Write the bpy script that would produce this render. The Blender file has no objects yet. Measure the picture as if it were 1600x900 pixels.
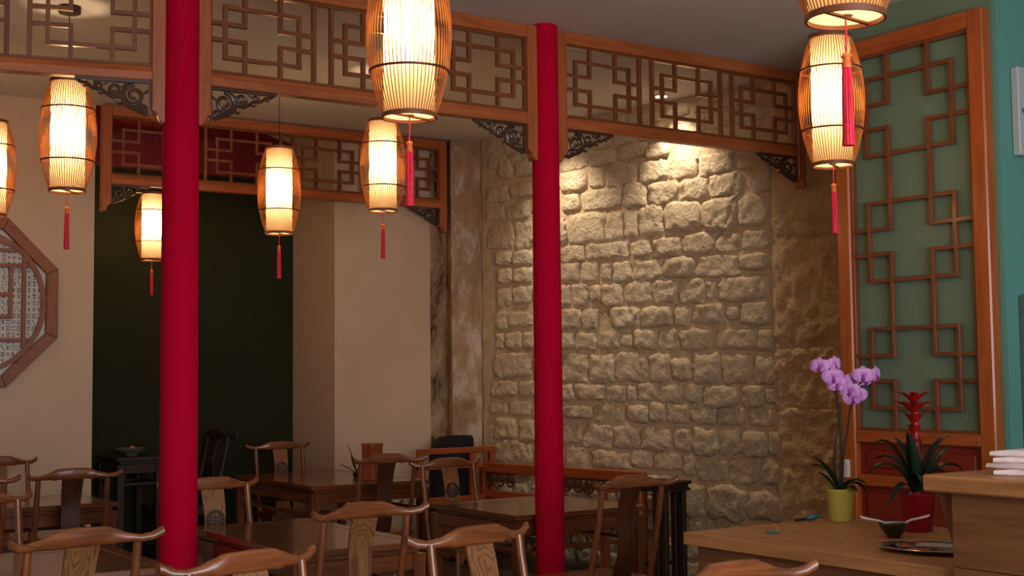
import bpy, bmesh, math, random
from mathutils import Vector, Matrix, noise
random.seed(7)
PI = math.pi
scene = bpy.context.scene
COL = scene.collection

# ------------------------------------------------------------------ camera
def V(*a): return Vector(a)
YAW, PITCH, ROLL, EYE = math.radians(34), math.atan(140 / 2050), 0.010, 1.53
_fh = V(math.sin(YAW), math.cos(YAW), 0); _rt = V(math.cos(YAW), -math.sin(YAW), 0); _up = V(0, 0, 1)
_fw = _fh * math.cos(PITCH) + _up * math.sin(PITCH); _u0 = _up * math.cos(PITCH) - _fh * math.sin(PITCH)
_r1 = _rt * math.cos(ROLL) - _u0 * math.sin(ROLL); _u1 = _u0 * math.cos(ROLL) + _rt * math.sin(ROLL)
cam_d = bpy.data.cameras.new('camera'); cam = bpy.data.objects.new('camera', cam_d); COL.objects.link(cam)
cam_d.sensor_width = 36; cam_d.lens = 2050 / 1600 * 36; cam_d.clip_start = 0.05
mw = Matrix((_r1, _u1, -_fw)).transposed().to_4x4(); mw.translation = V(0, 0, EYE); cam.matrix_world = mw
scene.camera = cam

# ------------------------------------------------------------------ world, daylight, exposure
vs = scene.view_settings
vs.view_transform = 'Standard'; vs.look = 'None'; vs.gamma = 1.0; vs.use_curve_mapping = False
vs.exposure = 0.0
w = bpy.data.worlds.new('world'); scene.world = w; w.use_nodes = True
w.node_tree.nodes['Background'].inputs[0].default_value = (0.55, 0.65, 0.85, 1)
w.node_tree.nodes['Background'].inputs[1].default_value = 0.15
scene.cycles.use_denoising = True
scene.cycles.max_bounces = 8; scene.cycles.diffuse_bounces = 4; scene.cycles.transparent_max_bounces = 12
scene.cycles.sample_clamp_indirect = 4.0; scene.cycles.caustics_reflective = False; scene.cycles.caustics_refractive = False
def area(name, loc, rot, sx, sy, power, col):
    l = bpy.data.lights.new(name, 'AREA'); l.shape = 'RECTANGLE'; l.size = sx; l.size_y = sy; l.energy = power; l.color = col
    o = bpy.data.objects.new(name, l); o.location = loc; o.rotation_euler = rot; COL.objects.link(o); return o
# daylight falling through the shop window behind the camera
area('window_daylight', (1.6, -2.62, 1.85), (math.radians(90), 0, 0), 5.0, 3.0, 320, (0.90, 0.93, 1.0))
LANTERN_W, SPOT_W = 14.5, 62.0
LAMP_COL = (1.0, 0.70, 0.40)

# ------------------------------------------------------------------ helpers
def lin(r, g, b):
    f = lambda c: (c / 255 / 12.92) if c / 255 <= 0.04045 else ((c / 255 + 0.055) / 1.055) ** 2.4
    return (f(r), f(g), f(b), 1)
class MB:
    def __init__(s): s.v = []; s.f = []; s.m = []; s.mi = 0
    def add(s, vs, fs):
        o = len(s.v); s.v += [tuple(p) for p in vs]; s.f += [tuple(i + o for i in f) for f in fs]; s.m += [s.mi] * len(fs); return s
    def box(s, a, b):
        (x0, y0, z0), (x1, y1, z1) = a, b
        return s.add([(x0,y0,z0),(x1,y0,z0),(x1,y1,z0),(x0,y1,z0),(x0,y0,z1),(x1,y0,z1),(x1,y1,z1),(x0,y1,z1)],
                     [(0,3,2,1),(4,5,6,7),(0,1,5,4),(1,2,6,5),(2,3,7,6),(3,0,4,7)])
    def obox(s, c, ax, ay, az):
        c, ax, ay, az = map(Vector, (c, ax, ay, az)); vs = []
        for k in (-1, 1):
            for i, j in ((-1,-1),(1,-1),(1,1),(-1,1)): vs.append(c + ax*i + ay*j + az*k)
        return s.add(vs, [(0,3,2,1),(4,5,6,7),(0,1,5,4),(1,2,6,5),(2,3,7,6),(3,0,4,7)])
    def loft(s, rings, cap=True, closed=True):
        n = len(rings[0]); vs = [p for r in rings for p in r]; fs = []
        for i in range(len(rings) - 1):
            for j in range(n if closed else n - 1):
                k = (j + 1) % n; fs.append((i*n+j, i*n+k, (i+1)*n+k, (i+1)*n+j))
        if cap: fs.append(tuple(range(n))[::-1]); fs.append(tuple(range((len(rings)-1)*n, len(rings)*n)))
        return s.add(vs, fs)
    def tube(s, pts, r, n=8, flat=1.0, fdir=None):
        pts = [Vector(p) for p in pts]; rs = r if isinstance(r, (list, tuple)) else [r] * len(pts); rings = []; nrm = None
        for i, p in enumerate(pts):
            t = (pts[min(i+1, len(pts)-1)] - pts[max(i-1, 0)]).normalized()
            if fdir is not None: nrm = Vector(fdir)
            elif nrm is None: nrm = Vector((0,0,1)) if abs(t.z) < .9 else Vector((1,0,0))
            b = t.cross(nrm); b.normalize(); nrm = b.cross(t); nrm.normalize()
            rings.append([p + (b*math.cos(2*PI*j/n) + nrm*(math.sin(2*PI*j/n)*flat)) * rs[i] for j in range(n)])
        return s.loft(rings)
    def lathe(s, prof, n=24, c=(0,0,0), cap=False):
        return s.loft([[(c[0]+r*math.cos(2*PI*j/n), c[1]+r*math.sin(2*PI*j/n), c[2]+z) for j in range(n)] for r, z in prof], cap=cap)
    def prism(s, poly, fn, d0, d1):
        n = len(poly); vs = [fn(a, b, d0) for a, b in poly] + [fn(a, b, d1) for a, b in poly]
        return s.add(vs, [tuple(range(n))[::-1], tuple(range(n, 2*n))] + [(i, (i+1)%n, n+(i+1)%n, n+i) for i in range(n)])
    def mesh(s, name, mats, smooth=False, bev=0, seg=1):
        me = bpy.data.meshes.new(name); me.from_pydata(s.v, [], s.f)
        for m in (mats if isinstance(mats, (list, tuple)) else [mats]): me.materials.append(m)
        me.polygons.foreach_set('material_index', s.m)
        bm = bmesh.new(); bm.from_mesh(me)
        bmesh.ops.recalc_face_normals(bm, faces=bm.faces)
        if bev:
            es = [e for e in bm.edges if len(e.link_faces) == 2 and e.calc_face_angle(0) > .5]
            bmesh.ops.bevel(bm, geom=es, offset=bev, segments=seg, affect='EDGES', clamp_overlap=True)
        bm.to_mesh(me); bm.free()
        if smooth:
            me.polygons.foreach_set('use_smooth', [True] * len(me.polygons)); 
            try: me.set_sharp_from_angle(angle=math.radians(42))
            except Exception: pass
        return me
def obj(name, me, parent=None, label=None):
    o = bpy.data.objects.new(name, me); COL.objects.link(o)
    if parent: o.parent = parent
    if label: o['label'] = label
    return o
def tag(o, label, cat, group=None):
    o['label'] = label; o['category'] = cat
    if group: o['group'] = group
    return o
def thing(name, label, cat, loc=(0,0,0), rz=0, group=None):
    o = bpy.data.objects.new(name, None); COL.objects.link(o); o.location = loc; o.rotation_euler = (0,0,rz); o.empty_display_size = .1
    return tag(o, label, cat, group)
def struct(name, me):
    o = obj(name, me); o['kind'] = 'structure'; return o
def copy_tree(o, parent=None):
    c = o.copy(); COL.objects.link(c); c.parent = parent
    for ch in o.children: copy_tree(ch, c)
    return c

# ------------------------------------------------------------------ materials
def newmat(name):
    m = bpy.data.materials.new(name); m.use_nodes = True; nt = m.node_tree; return m, nt, nt.nodes['Principled BSDF']
def N(nt, t, **kw):
    n = nt.nodes.new(t)
    for k, v in kw.items():
        if k in n.inputs: n.inputs[k].default_value = v
        else: setattr(n, k, v)
    return n
def ramp(nt, stops):
    r = nt.nodes.new('ShaderNodeValToRGB'); e = r.color_ramp.elements
    while len(e) < len(stops): e.new(.5)
    for k, (p, c) in enumerate(stops): e[k].position = p; e[k].color = c
    return r
def coords(nt, scale=(1,1,1), jitter=0.0):
    tc = N(nt, 'ShaderNodeTexCoord'); mp = N(nt, 'ShaderNodeMapping'); mp.inputs['Scale'].default_value = scale
    nt.links.new(tc.outputs['Object'], mp.inputs['Vector'])
    if jitter:
        oi = N(nt, 'ShaderNodeObjectInfo'); mu = N(nt, 'ShaderNodeMath', operation='MULTIPLY'); mu.inputs[1].default_value = jitter
        cb = N(nt, 'ShaderNodeCombineXYZ')
        nt.links.new(oi.outputs['Random'], mu.inputs[0])
        for k in range(3): nt.links.new(mu.outputs[0], cb.inputs[k])
        nt.links.new(cb.outputs[0], mp.inputs['Location'])
    return mp.outputs['Vector']
def bump(nt, bs, fac, strength, dist=.01):
    b = N(nt, 'ShaderNodeBump', Strength=strength, Distance=dist); nt.links.new(fac, b.inputs['Height']); nt.links.new(b.outputs[0], bs.inputs['Normal'])
def plain(name, c, rough=.5, metal=0.0, var=0.08, vscale=6.0, bmp=0.0, bscale=60.0, coat=0.0, spec=.5):
    m, nt, bs = newmat(name); bs.inputs['Roughness'].default_value = rough; bs.inputs['Metallic'].default_value = metal
    bs.inputs['Coat Weight'].default_value = coat; bs.inputs['Specular IOR Level'].default_value = spec
    vec = coords(nt); n = N(nt, 'ShaderNodeTexNoise', Scale=vscale, Detail=4.0); nt.links.new(vec, n.inputs['Vector'])
    a = [x * (1 - var) for x in c[:3]] + [1]; b = [min(1, x * (1 + var)) for x in c[:3]] + [1]
    r = ramp(nt, [(.3, a), (.7, b)]); nt.links.new(n.outputs['Fac'], r.inputs['Fac']); nt.links.new(r.outputs[0], bs.inputs['Base Color'])
    if bmp:
        n2 = N(nt, 'ShaderNodeTexNoise', Scale=bscale, Detail=6.0); nt.links.new(vec, n2.inputs['Vector']); bump(nt, bs, n2.outputs['Fac'], bmp)
    return m
_wc = {}
def wood(hue, axis='x'):
    key = (hue, axis)
    if key in _wc: return _wc[key]
    dark, mid, light, rough, coat, freq, veins = HUES[hue]
    m, nt, bs = newmat('wood_%s_%s' % key); bs.inputs['Roughness'].default_value = rough
    bs.inputs['Coat Weight'].default_value = coat; bs.inputs['Coat Roughness'].default_value = .12
    sc = [freq] * 3; sc['xyz'.index(axis)] = freq * (.09 if veins < .9 else .02)
    vec = coords(nt, tuple(sc), 7.0)
    n = N(nt, 'ShaderNodeTexNoise', Scale=1.0, Detail=5.0, Roughness=.6, Distortion=.5); nt.links.new(vec, n.inputs['Vector'])
    wv = N(nt, 'ShaderNodeTexNoise', Scale=.35 if veins < .9 else .55, Detail=1.0 if veins > .9 else 2.0, Distortion=.2); nt.links.new(vec, wv.inputs['Vector'])
    mu = N(nt, 'ShaderNodeMath', operation='MULTIPLY'); mu.inputs[1].default_value = 9.0 if veins < .9 else 11.0; nt.links.new(wv.outputs['Fac'], mu.inputs[0])
    fr = N(nt, 'ShaderNodeMath', operation='PINGPONG'); fr.inputs[1].default_value = .5; nt.links.new(mu.outputs[0], fr.inputs[0])
    mx = N(nt, 'ShaderNodeMix', data_type='FLOAT'); mx.inputs[0].default_value = veins
    nt.links.new(n.outputs['Fac'], mx.inputs[2]); nt.links.new(fr.outputs[0], mx.inputs[3])
    r = ramp(nt, [(.2, dark), (.5, mid), (.8, light)] if veins < .9 else [(.0, dark), (.16, mid), (.5, light)]); nt.links.new(mx.outputs[0], r.inputs['Fac']); nt.links.new(r.outputs[0], bs.inputs['Base Color'])
    bump(nt, bs, n.outputs['Fac'], .08, .004)
    _wc[key] = m; return m
HUES = {
    'pine':   (lin(140,68,30), lin(180,96,48), lin(200,118,64), .38, .25, 26, .12),
    'bar':    (lin(94,48,24), lin(128,70,36), lin(146,84,46), .35, .25, 30, .1),
    'chair':  (lin(88,44,22), lin(136,76,40), lin(158,96,56), .28, .5, 40, .22),
    'splat':  (lin(104,64,36), lin(138,90,53), lin(152,104,64), .35, .3, 30, 1.0),
    'chairdark': (lin(52,26,14), lin(84,44,24), lin(100,56,32), .32, .4, 40, .2),
    'dark':   (lin(30,16,11), lin(48,26,17), lin(60,34,22), .6, .0, 30, .15),
    'carved': (lin(48,32,24), lin(74,50,36), lin(92,64,46), .38, .3, 30, .1),
    'door':   (lin(148,68,24), lin(186,94,36), lin(204,114,50), .33, .35, 26, .1),
    'panelred': (lin(110,30,16), lin(140,42,22), lin(156,54,30), .4, .25, 26, .1),
    'counter': (lin(150,100,58), lin(190,132,80), lin(208,152,98), .5, .1, 22, .25),
    'plank':  (lin(108,68,38), lin(136,88,52), lin(152,102,62), .6, .05, 22, .3),
    'octa':   (lin(112,60,32), lin(148,86,48), lin(166,102,60), .45, .15, 30, .3),
    'table':  (lin(82,42,22), lin(118,66,36), lin(138,84,50), .2, .5, 26, .2),
    'bench':  (lin(126,56,24), lin(160,80,38), lin(180,98,50), .35, .3, 26, .15),
}
M_PILLAR = plain('crimson_paint', lin(196,0,46), .9, var=.03, spec=.12)
M_WALL = plain('warm_white_paint', lin(220,192,164), .85, var=.03, vscale=2, bmp=.03, bscale=120)
M_CEIL = plain('ceiling_paint', lin(236,228,220), .9, var=.03, vscale=1.5)
M_GREEN = plain('dark_green_paint', lin(32,38,20), .8, var=.06, spec=.2)
M_RED = plain('red_ceiling_paint', lin(118,8,18), .6, var=.05)
M_TEAL = plain('teal_paint', lin(98,158,146), .7, var=.03, vscale=2, bmp=.02)
M_TEAL_SHADE = plain('teal_paint_warm_shade', lin(112,138,116), .35, var=.05, vscale=2)  # teal wall paint with warm light and shade mixed into the colour
M_FLOOR = plain('dark_floor_tile', lin(62,48,38), .35, var=.15, vscale=3)
M_BAMBOO = plain('bamboo_slat', lin(176,108,50), .5, var=.15, vscale=30)
M_RING = plain('lantern_ring_wood', lin(120,66,36), .5, var=.1, vscale=30)
M_HOOP = plain('lantern_hoop_wood', lin(92,40,24), .5, var=.1, vscale=30)
M_TASSEL = plain('red_silk', lin(226,14,52), .5, var=.15, vscale=60)
M_GOLD = plain('tassel_thread', lin(230,110,50), .4, var=.1)
M_BLACK = plain('black_cloth', lin(22,19,20), .85, var=.1)
M_CORD = plain('dark_cable', lin(40,28,22), .6)
M_STEEL = plain('polished_steel', lin(215,215,215), .07, 1.0, var=.03)
M_GREY = plain('painted_grey_metal', lin(190,196,198), .45, var=.02)
M_ALU = plain('brushed_aluminium', lin(150,148,142), .35, .8, var=.04)
M_WHITE = plain('white_plastic', lin(225,222,214), .5, var=.02)
M_CREAM = plain('cream_lining', lin(250,226,190), .8, var=.02)
M_NAPKIN = plain('paper_napkin', lin(244,226,226), .9, var=.03, vscale=20)
M_LIME = plain('lime_ceramic', lin(196,184,84), .4, var=.03)
M_REDPOT = plain('red_ceramic', lin(142,8,24), .35, var=.04)
M_LEAF = plain('dark_leaf', lin(36,58,26), .35, var=.25, vscale=18)
M_LEAF2 = plain('glossy_leaf', lin(22,40,26), .3, var=.3, vscale=14)
M_STEM = plain('plant_stem', lin(58,46,28), .5, var=.2)
M_ORCHID = plain('orchid_petal', lin(206,140,204), .5, var=.12, vscale=40)
M_LIP = plain('orchid_lip', lin(150,56,150), .5, var=.1)
M_BRACT = plain('red_bract', lin(150,14,16), .45, var=.25, vscale=20)
M_BOWL = plain('black_glaze', lin(16,14,14), .15, coat=.5)
M_PORC = plain('white_porcelain', lin(236,230,220), .15, coat=.5)
M_TILE = plain('mahjong_tile_bone', lin(226,222,216), .4, var=.02)
M_INKB = plain('tile_ink_black', lin(24,28,30), .5); M_INKR = plain('tile_ink_red', lin(140,34,18), .5); M_INKG = plain('tile_ink_green', lin(16,60,38), .5)
M_TEALTOOL = plain('teal_plastic', lin(40,92,96), .4)
M_DISH = plain('celadon_glaze', lin(112,118,92), .35, coat=.1, var=.3, vscale=24)
M_YELLOW = plain('warning_yellow', lin(240,180,40), .5)
def paper():
    m, nt, bs = newmat('lantern_paper'); nt.nodes.remove(bs)
    tr = N(nt, 'ShaderNodeBsdfTranslucent', Color=(1, .86, .62, 1)); tp = N(nt, 'ShaderNodeBsdfTransparent', Color=(1, .9, .7, 1))
    mx = N(nt, 'ShaderNodeMixShader', Fac=.20)
    vec = coords(nt); n = N(nt, 'ShaderNodeTexNoise', Scale=9.0); nt.links.new(vec, n.inputs['Vector'])
    r = ramp(nt, [(.3, (1,.74,.42,1)), (.7, (1,.79,.49,1))]); nt.links.new(n.outputs['Fac'], r.inputs['Fac']); nt.links.new(r.outputs[0], tr.inputs['Color'])
    nt.links.new(tr.outputs[0], mx.inputs[1]); nt.links.new(tp.outputs[0], mx.inputs[2]); nt.links.new(mx.outputs[0], nt.nodes['Material Output'].inputs['Surface'])
    return m
M_PAPER = paper()
def glow(name, c, s):
    m, nt, bs = newmat(name); bs.inputs['Base Color'].default_value = c; bs.inputs['Emission Color'].default_value = c; bs.inputs['Emission Strength'].default_value = s
    return m
M_LENS = glow('spot_lens', (1, .86, .6, 1), 25)
def stone_mat(name, c0, c1, c2, pits=.8):
    m, nt, bs = newmat(name); bs.inputs['Roughness'].default_value = .95; bs.inputs['Specular IOR Level'].default_value = .15
    tc = N(nt, 'ShaderNodeTexCoord'); vec = tc.outputs['Object']
    n = N(nt, 'ShaderNodeTexNoise', Scale=7.0, Detail=7.0, Roughness=.65); nt.links.new(vec, n.inputs['Vector'])
    r = ramp(nt, [(.28, c0), (.5, c1), (.72, c2)]); nt.links.new(n.outputs['Fac'], r.inputs['Fac']); nt.links.new(r.outputs[0], bs.inputs['Base Color'])
    n2 = N(nt, 'ShaderNodeTexNoise', Scale=38.0, Detail=8.0, Roughness=.7); nt.links.new(vec, n2.inputs['Vector'])
    vo = N(nt, 'ShaderNodeTexVoronoi', Scale=30.0); nt.links.new(vec, vo.inputs['Vector'])
    ad = N(nt, 'ShaderNodeMath', operation='MULTIPLY_ADD'); ad.inputs[1].default_value = .5
    nt.links.new(vo.outputs['Distance'], ad.inputs[0]); nt.links.new(n2.outputs['Fac'], ad.inputs[2])
    bump(nt, bs, ad.outputs[0], pits, .022); return m
M_STONE = stone_mat('limestone', lin(194,168,134), lin(222,198,164), lin(236,216,186), .9)
M_MORTAR = stone_mat('lime_mortar', lin(192,164,130), lin(212,186,150), lin(222,198,166), .5)
M_PIER = stone_mat('tooled_limestone', lin(206,166,120), lin(228,192,146), lin(240,210,168), 1.0)
def weathered(name, stops):
    m, nt, bs = newmat(name); bs.inputs['Roughness'].default_value = .95
    tc = N(nt, 'ShaderNodeTexCoord'); mp = N(nt, 'ShaderNodeMapping'); mp.inputs['Scale'].default_value = (1, 1, .45); nt.links.new(tc.outputs['Object'], mp.inputs['Vector']); vec = mp.outputs[0]
    n = N(nt, 'ShaderNodeTexNoise', Scale=7.0, Detail=9.0, Roughness=.68, Distortion=.4); nt.links.new(vec, n.inputs['Vector'])
    r = ramp(nt, stops)
    nt.links.new(n.outputs['Fac'], r.inputs['Fac']); nt.links.new(r.outputs[0], bs.inputs['Base Color'])
    n2 = N(nt, 'ShaderNodeTexNoise', Scale=22.0, Detail=8.0, Roughness=.7); nt.links.new(vec, n2.inputs['Vector']); bump(nt, bs, n2.outputs['Fac'], .7, .02); return m
M_WEATHER = weathered('weathered_plaster', [(.3, lin(150,118,86)), (.48, lin(176,144,110)), (.56, lin(188,160,130)), (.60, lin(206,188,170)), (.75, lin(212,196,180))])
M_STRIP = weathered('stained_masonry', [(.36, lin(50,46,42)), (.42, lin(104,80,58)), (.5, lin(160,128,94)), (.62, lin(184,154,118)), (.75, lin(196,172,142))])

# ------------------------------------------------------------------ the room shell
CEIL = 3.67
def shell(name, boxes, mat, bev=0):
    mb = MB()
    for a, b in boxes: mb.box(a, b)
    return struct(name, mb.mesh(name, mat, bev=bev))
shell('floor', [((-3.5,-2.8,-.15),(9,11.2,0))], M_FLOOR)
shell('ceiling', [((-3.5,-2.8,CEIL),(9,11.2,CEIL+.2))], M_CEIL)
shell('wall_left', [((-3.7,-2.8,0),(-3.5,11.2,CEIL))], M_WALL)
wf = shell('wall_front', [((-3.5,-2.8,0),(-.9,-2.6,CEIL)), ((4.1,-2.8,0),(9,-2.6,CEIL)), ((-.9,-2.8,0),(4.1,-2.6,.35)), ((-.9,-2.8,3.35),(4.1,-2.6,CEIL))], M_WALL)
mb = MB()
for a, b in (((-.9,-2.78,.35),(4.1,-2.66,.41)), ((-.9,-2.78,3.29),(4.1,-2.66,3.35)), ((-.9,-2.78,.41),(-.84,-2.66,3.29)), ((4.04,-2.78,.41),(4.1,-2.66,3.29)), ((1.57,-2.78,.41),(1.63,-2.66,3.29))): mb.box(a, b)
struct('window_1', mb.mesh('window_frame', M_WALL))
shell('wall_side', [((9,-2.8,0),(9.2,5.36,CEIL))], M_TEAL)
shell('wall_back_left', [((-3.5,10.125,0),(2.955,11.2,CEIL))], M_WALL)
shell('wall_alcove', [((2.955,10.97,0),(5.0,11.2,3.335))], M_GREEN)
shell('trim_1', [((2.955,10.97,3.335),(5.0,11.2,CEIL))], M_RED)
shell('wall_back_right', [((5.0,10.125,0),(5.945,11.2,CEIL))], M_WALL)
shell('wall_bar', [((6.03,4.278,0),(9,5.36,CEIL))], M_TEAL)
shell('trim_warm_shade', [((6.012,4.292,0),(6.03,5.36,CEIL-.002))], M_TEAL_SHADE)                # added board; warm light and shade on the teal wall put into its colour
mb = MB(); mb.prism([(2.955,10.13),(4.0,10.13),(4.28,10.32),(4.5,10.52),(4.68,10.68),(4.82,10.8),(5.0,10.97),(2.955,10.97)], lambda a, b, d: (a, b, d), CEIL-.012, CEIL)
struct('ceiling_alcove', mb.mesh('ceiling_alcove', M_RED))
mb = MB(); mb.box((1.3,10.113,3.19),(2.318,10.125,3.632)); struct('trim_2', mb.mesh('hatch', M_WALL, bev=.003))   # access hatch in the white wall
def rough_slab(name, p, q, z0, z1, depth, mat, amp, seed, nu=14, nz=80):
    p, q = Vector(p), Vector(q); d = (q - p); ln = d.length; d.normalize(); nrm = Vector((d.y, -d.x))     # nrm faces the room
    mb = MB(); vs = []; fs = []
    for i in range(nz + 1):
        for j in range(nu + 1):
            u = ln * j / nu; z = z0 + (z1 - z0) * i / nz
            h = amp * (noise.fractal(Vector((u*5+seed, z*5, seed)), 1.0, 2.0, 4)) + amp * .6 * noise.noise(Vector((u*1.5, z*1.5, seed*3)))
            edge = min(j, nu - j)
            if edge == 0: h -= amp * .8
            c = p + d * u + nrm * h; vs.append((c.x, c.y, z))
    for i in range(nz):
        for j in range(nu): a = i*(nu+1)+j; fs.append((a, a+1, a+nu+2, a+nu+1))
    mb.add(vs, fs)
    b0, b1 = p - nrm * depth, q - nrm * depth; e = .012
    pp, qq = p - nrm * e * 2, q - nrm * e * 2
    mb.add([(pp.x,pp.y,z0),(qq.x,qq.y,z0),(b1.x,b1.y,z0),(b0.x,b0.y,z0),(pp.x,pp.y,z1),(qq.x,qq.y,z1),(b1.x,b1.y,z1),(b0.x,b0.y,z1)],
           [(0,1,5,4),(1,2,6,5),(2,3,7,6),(3,0,4,7)])
    return struct(name, mb.mesh(name, mat, smooth=True))
rough_slab('wall_back_strip', (5.945,10.11), (6.14,10.11), 0, CEIL, .4, M_STRIP, .018, 3.1, 8)
rough_slab('wall_back_pilaster', (6.075,9.965), (6.33,9.885), 0, CEIL, .35, M_WEATHER, .012, 8.4, 12)
rough_slab('wall_back_quoin', (6.325,9.93), (6.42,9.90), 0, CEIL, .2, M_PIER, .015, 5.7, 6)

# ------------------------------------------------------------------ stone wall, stone by stone
WX, WY = 6.36, 9.87; WDIR = Vector((.525, -3.39)).normalized(); WRZ = math.atan2(WDIR.y, WDIR.x)
def fbm(x, y, z, o=4): return noise.fractal(Vector((x, y, z)), .9, 2.1, o)
mb = MB(); nu, nz = 150, 110; vs = []; fs = []
for i in range(nz + 1):
    for j in range(nu + 1):
        u = -.03 + 4.6 * j / nu; z = CEIL * i / nz
        vs.append((u, -.010 * fbm(u*6, z*6, 2.2) - .006 * noise.noise(Vector((u*2, z*2, 9))), z))
for i in range(nz):
    for j in range(nu): a = i*(nu+1)+j; fs.append((a, a+1, a+nu+2, a+nu+1))
mb.add(vs, fs); mb.box((-.03,.03,0),(4.57,.35,CEIL))
stone_wall = struct('wall_right', mb.mesh('mortar', M_MORTAR, smooth=True))
stone_wall.location = (WX, WY, 0); stone_wall.rotation_euler = (0, 0, WRZ)
STONES=[(1.148,3.322,0.337,0.13),(1.475,3.318,0.287,0.116),(1.788,3.331,0.323,0.119),(2.064,3.304,0.231,0.106),(1.137,3.167,0.322,0.162),(1.41,3.167,0.166,0.159),(1.677,3.15,0.32,0.166),(2.018,3.142,0.292,0.157),(2.32,3.138,0.286,0.159),(2.647,3.121,0.327,0.155),(2.964,3.114,0.248,0.123),(1.115,2.991,0.21,0.129),(1.461,2.981,0.445,0.158),(1.828,2.973,0.238,0.195),(2.116,2.961,0.307,0.171),(2.427,2.952,0.275,0.157),(2.73,2.956,0.305,0.173),(3.055,2.961,0.159,0.197),(1.013,2.755,0.076,0.2),(1.282,2.75,0.426,0.234),(1.598,2.747,0.183,0.218),(1.779,2.751,0.151,0.216),(1.992,2.746,0.246,0.243),(2.308,2.754,0.356,0.233),(2.667,2.736,0.337,0.241),(2.977,2.734,0.236,0.217),(1.115,2.56,0.285,0.129),(1.502,2.552,0.455,0.125),(1.877,2.538,0.216,0.132),(2.151,2.526,0.292,0.15),(2.466,2.53,0.31,0.166),(2.745,2.522,0.226,0.153),(2.985,2.516,0.229,0.141),(1.082,2.401,0.226,0.15),(1.312,2.389,0.19,0.153),(1.499,2.379,0.128,0.136),(1.678,2.368,0.201,0.155),(1.947,2.365,0.307,0.162),(2.267,2.363,0.306,0.158),(2.633,2.348,0.399,0.154),(2.972,2.357,0.247,0.122),(1.029,2.211,0.129,0.172),(1.201,2.207,0.185,0.181),(1.373,2.214,0.13,0.126),(1.562,2.188,0.218,0.176),(1.842,2.194,0.284,0.173),(2.124,2.183,0.253,0.179),(2.388,2.174,0.25,0.186),(2.583,2.168,0.103,0.135),(2.88,2.166,0.424,0.179),(1.086,2.01,0.247,0.16),(1.315,2.001,0.182,0.158),(1.701,2.001,0.303,0.164),(2.024,1.993,0.316,0.15),(2.289,1.982,0.165,0.147),(2.545,1.991,0.293,0.145),(2.779,1.991,0.118,0.104),(2.979,1.978,0.257,0.168),(1.038,1.832,0.158,0.134),(1.253,1.824,0.242,0.137),(1.53,1.824,0.226,0.14),(1.718,1.816,0.124,0.102),(1.911,1.821,0.221,0.161),(2.147,1.812,0.213,0.153),(2.42,1.804,0.292,0.16),(2.8,1.796,0.358,0.151),(3.07,1.784,0.152,0.157),(1.135,1.604,0.297,0.223),(1.437,1.598,0.278,0.223),(1.761,1.607,0.341,0.213),(2.058,1.595,0.229,0.214),(2.279,1.578,0.19,0.171),(2.519,1.587,0.263,0.221),(2.8,1.582,0.275,0.212),(3.055,1.574,0.191,0.198),(1.034,1.406,0.165,0.133),(1.3,1.408,0.334,0.126),(1.591,1.393,0.223,0.133),(1.763,1.399,0.095,0.122),(1.925,1.409,0.2,0.14),(2.16,1.392,0.244,0.133),(2.385,1.4,0.18,0.136),(2.641,1.374,0.306,0.157),(2.948,1.378,0.194,0.158),(3.114,1.383,0.095,0.11),(1.135,1.245,0.371,0.095),(1.5,1.236,0.331,0.139),(1.821,1.24,0.216,0.136),(2.027,1.248,0.157,0.144),(2.23,1.243,0.223,0.137),(2.477,1.246,0.245,0.154),(2.735,1.229,0.248,0.127),(3.029,1.226,0.248,0.129),(1.072,1.064,0.254,0.159),(1.379,1.051,0.329,0.176),(1.691,1.048,0.268,0.172),(1.999,1.044,0.295,0.183),(2.273,1.039,0.151,0.175),(2.496,1.031,0.244,0.201),(2.724,1.043,0.189,0.188),(2.944,1.035,0.228,0.176),(3.13,1.036,0.1,0.164),(1.132,0.865,0.244,0.179),(1.521,0.865,0.414,0.143),(1.85,0.882,0.221,0.13),(2.125,0.871,0.277,0.132),(2.337,0.853,0.112,0.145),(2.551,0.824,0.29,0.162),(2.847,0.828,0.255,0.177),(3.085,0.829,0.178,0.173),(1.154,0.646,0.368,0.157),(1.566,0.678,0.383,0.153),(1.971,0.682,0.362,0.163),(2.321,0.592,0.281,0.241),(2.688,0.586,0.355,0.234),(3.022,0.593,0.292,0.201),(0.255,3.549,0.388,0.12),(0.722,3.494,0.476,0.122),(0.303,3.373,0.184,0.16),(0.543,3.36,0.227,0.157),(0.822,3.345,0.266,0.138),(0.195,3.163,0.28,0.149),(0.507,3.165,0.293,0.129),(0.819,3.166,0.266,0.154),(0.154,2.998,0.238,0.132),(0.455,2.99,0.295,0.152),(0.792,2.992,0.314,0.132),(0.219,2.777,0.337,0.205),(0.542,2.766,0.243,0.212),(0.812,2.775,0.266,0.23),(0.267,2.582,0.201,0.13),(0.506,2.568,0.244,0.123),(0.797,2.574,0.289,0.131),(0.286,2.425,0.192,0.147),(0.512,2.416,0.227,0.134),(0.798,2.415,0.281,0.142),(0.27,2.24,0.184,0.158),(0.501,2.242,0.227,0.15),(0.787,2.229,0.297,0.164),(0.234,2.027,0.134,0.158),(0.469,2.034,0.301,0.134),(0.792,2.027,0.281,0.153),(0.211,1.855,0.109,0.13),(0.389,1.847,0.213,0.145),(0.595,1.847,0.168,0.143),(0.816,1.841,0.225,0.152),(0.365,1.636,0.469,0.212),(0.785,1.614,0.311,0.239),(0.259,1.433,0.35,0.14),(0.553,1.43,0.208,0.132),(0.805,1.413,0.233,0.141),(0.186,1.275,0.21,0.118),(0.454,1.267,0.276,0.116),(0.771,1.256,0.296,0.13),(0.271,1.086,0.282,0.173),(0.559,1.073,0.216,0.186),(0.807,1.074,0.217,0.172),(0.358,0.875,0.492,0.199),(0.803,0.858,0.34,0.193)]
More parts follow.
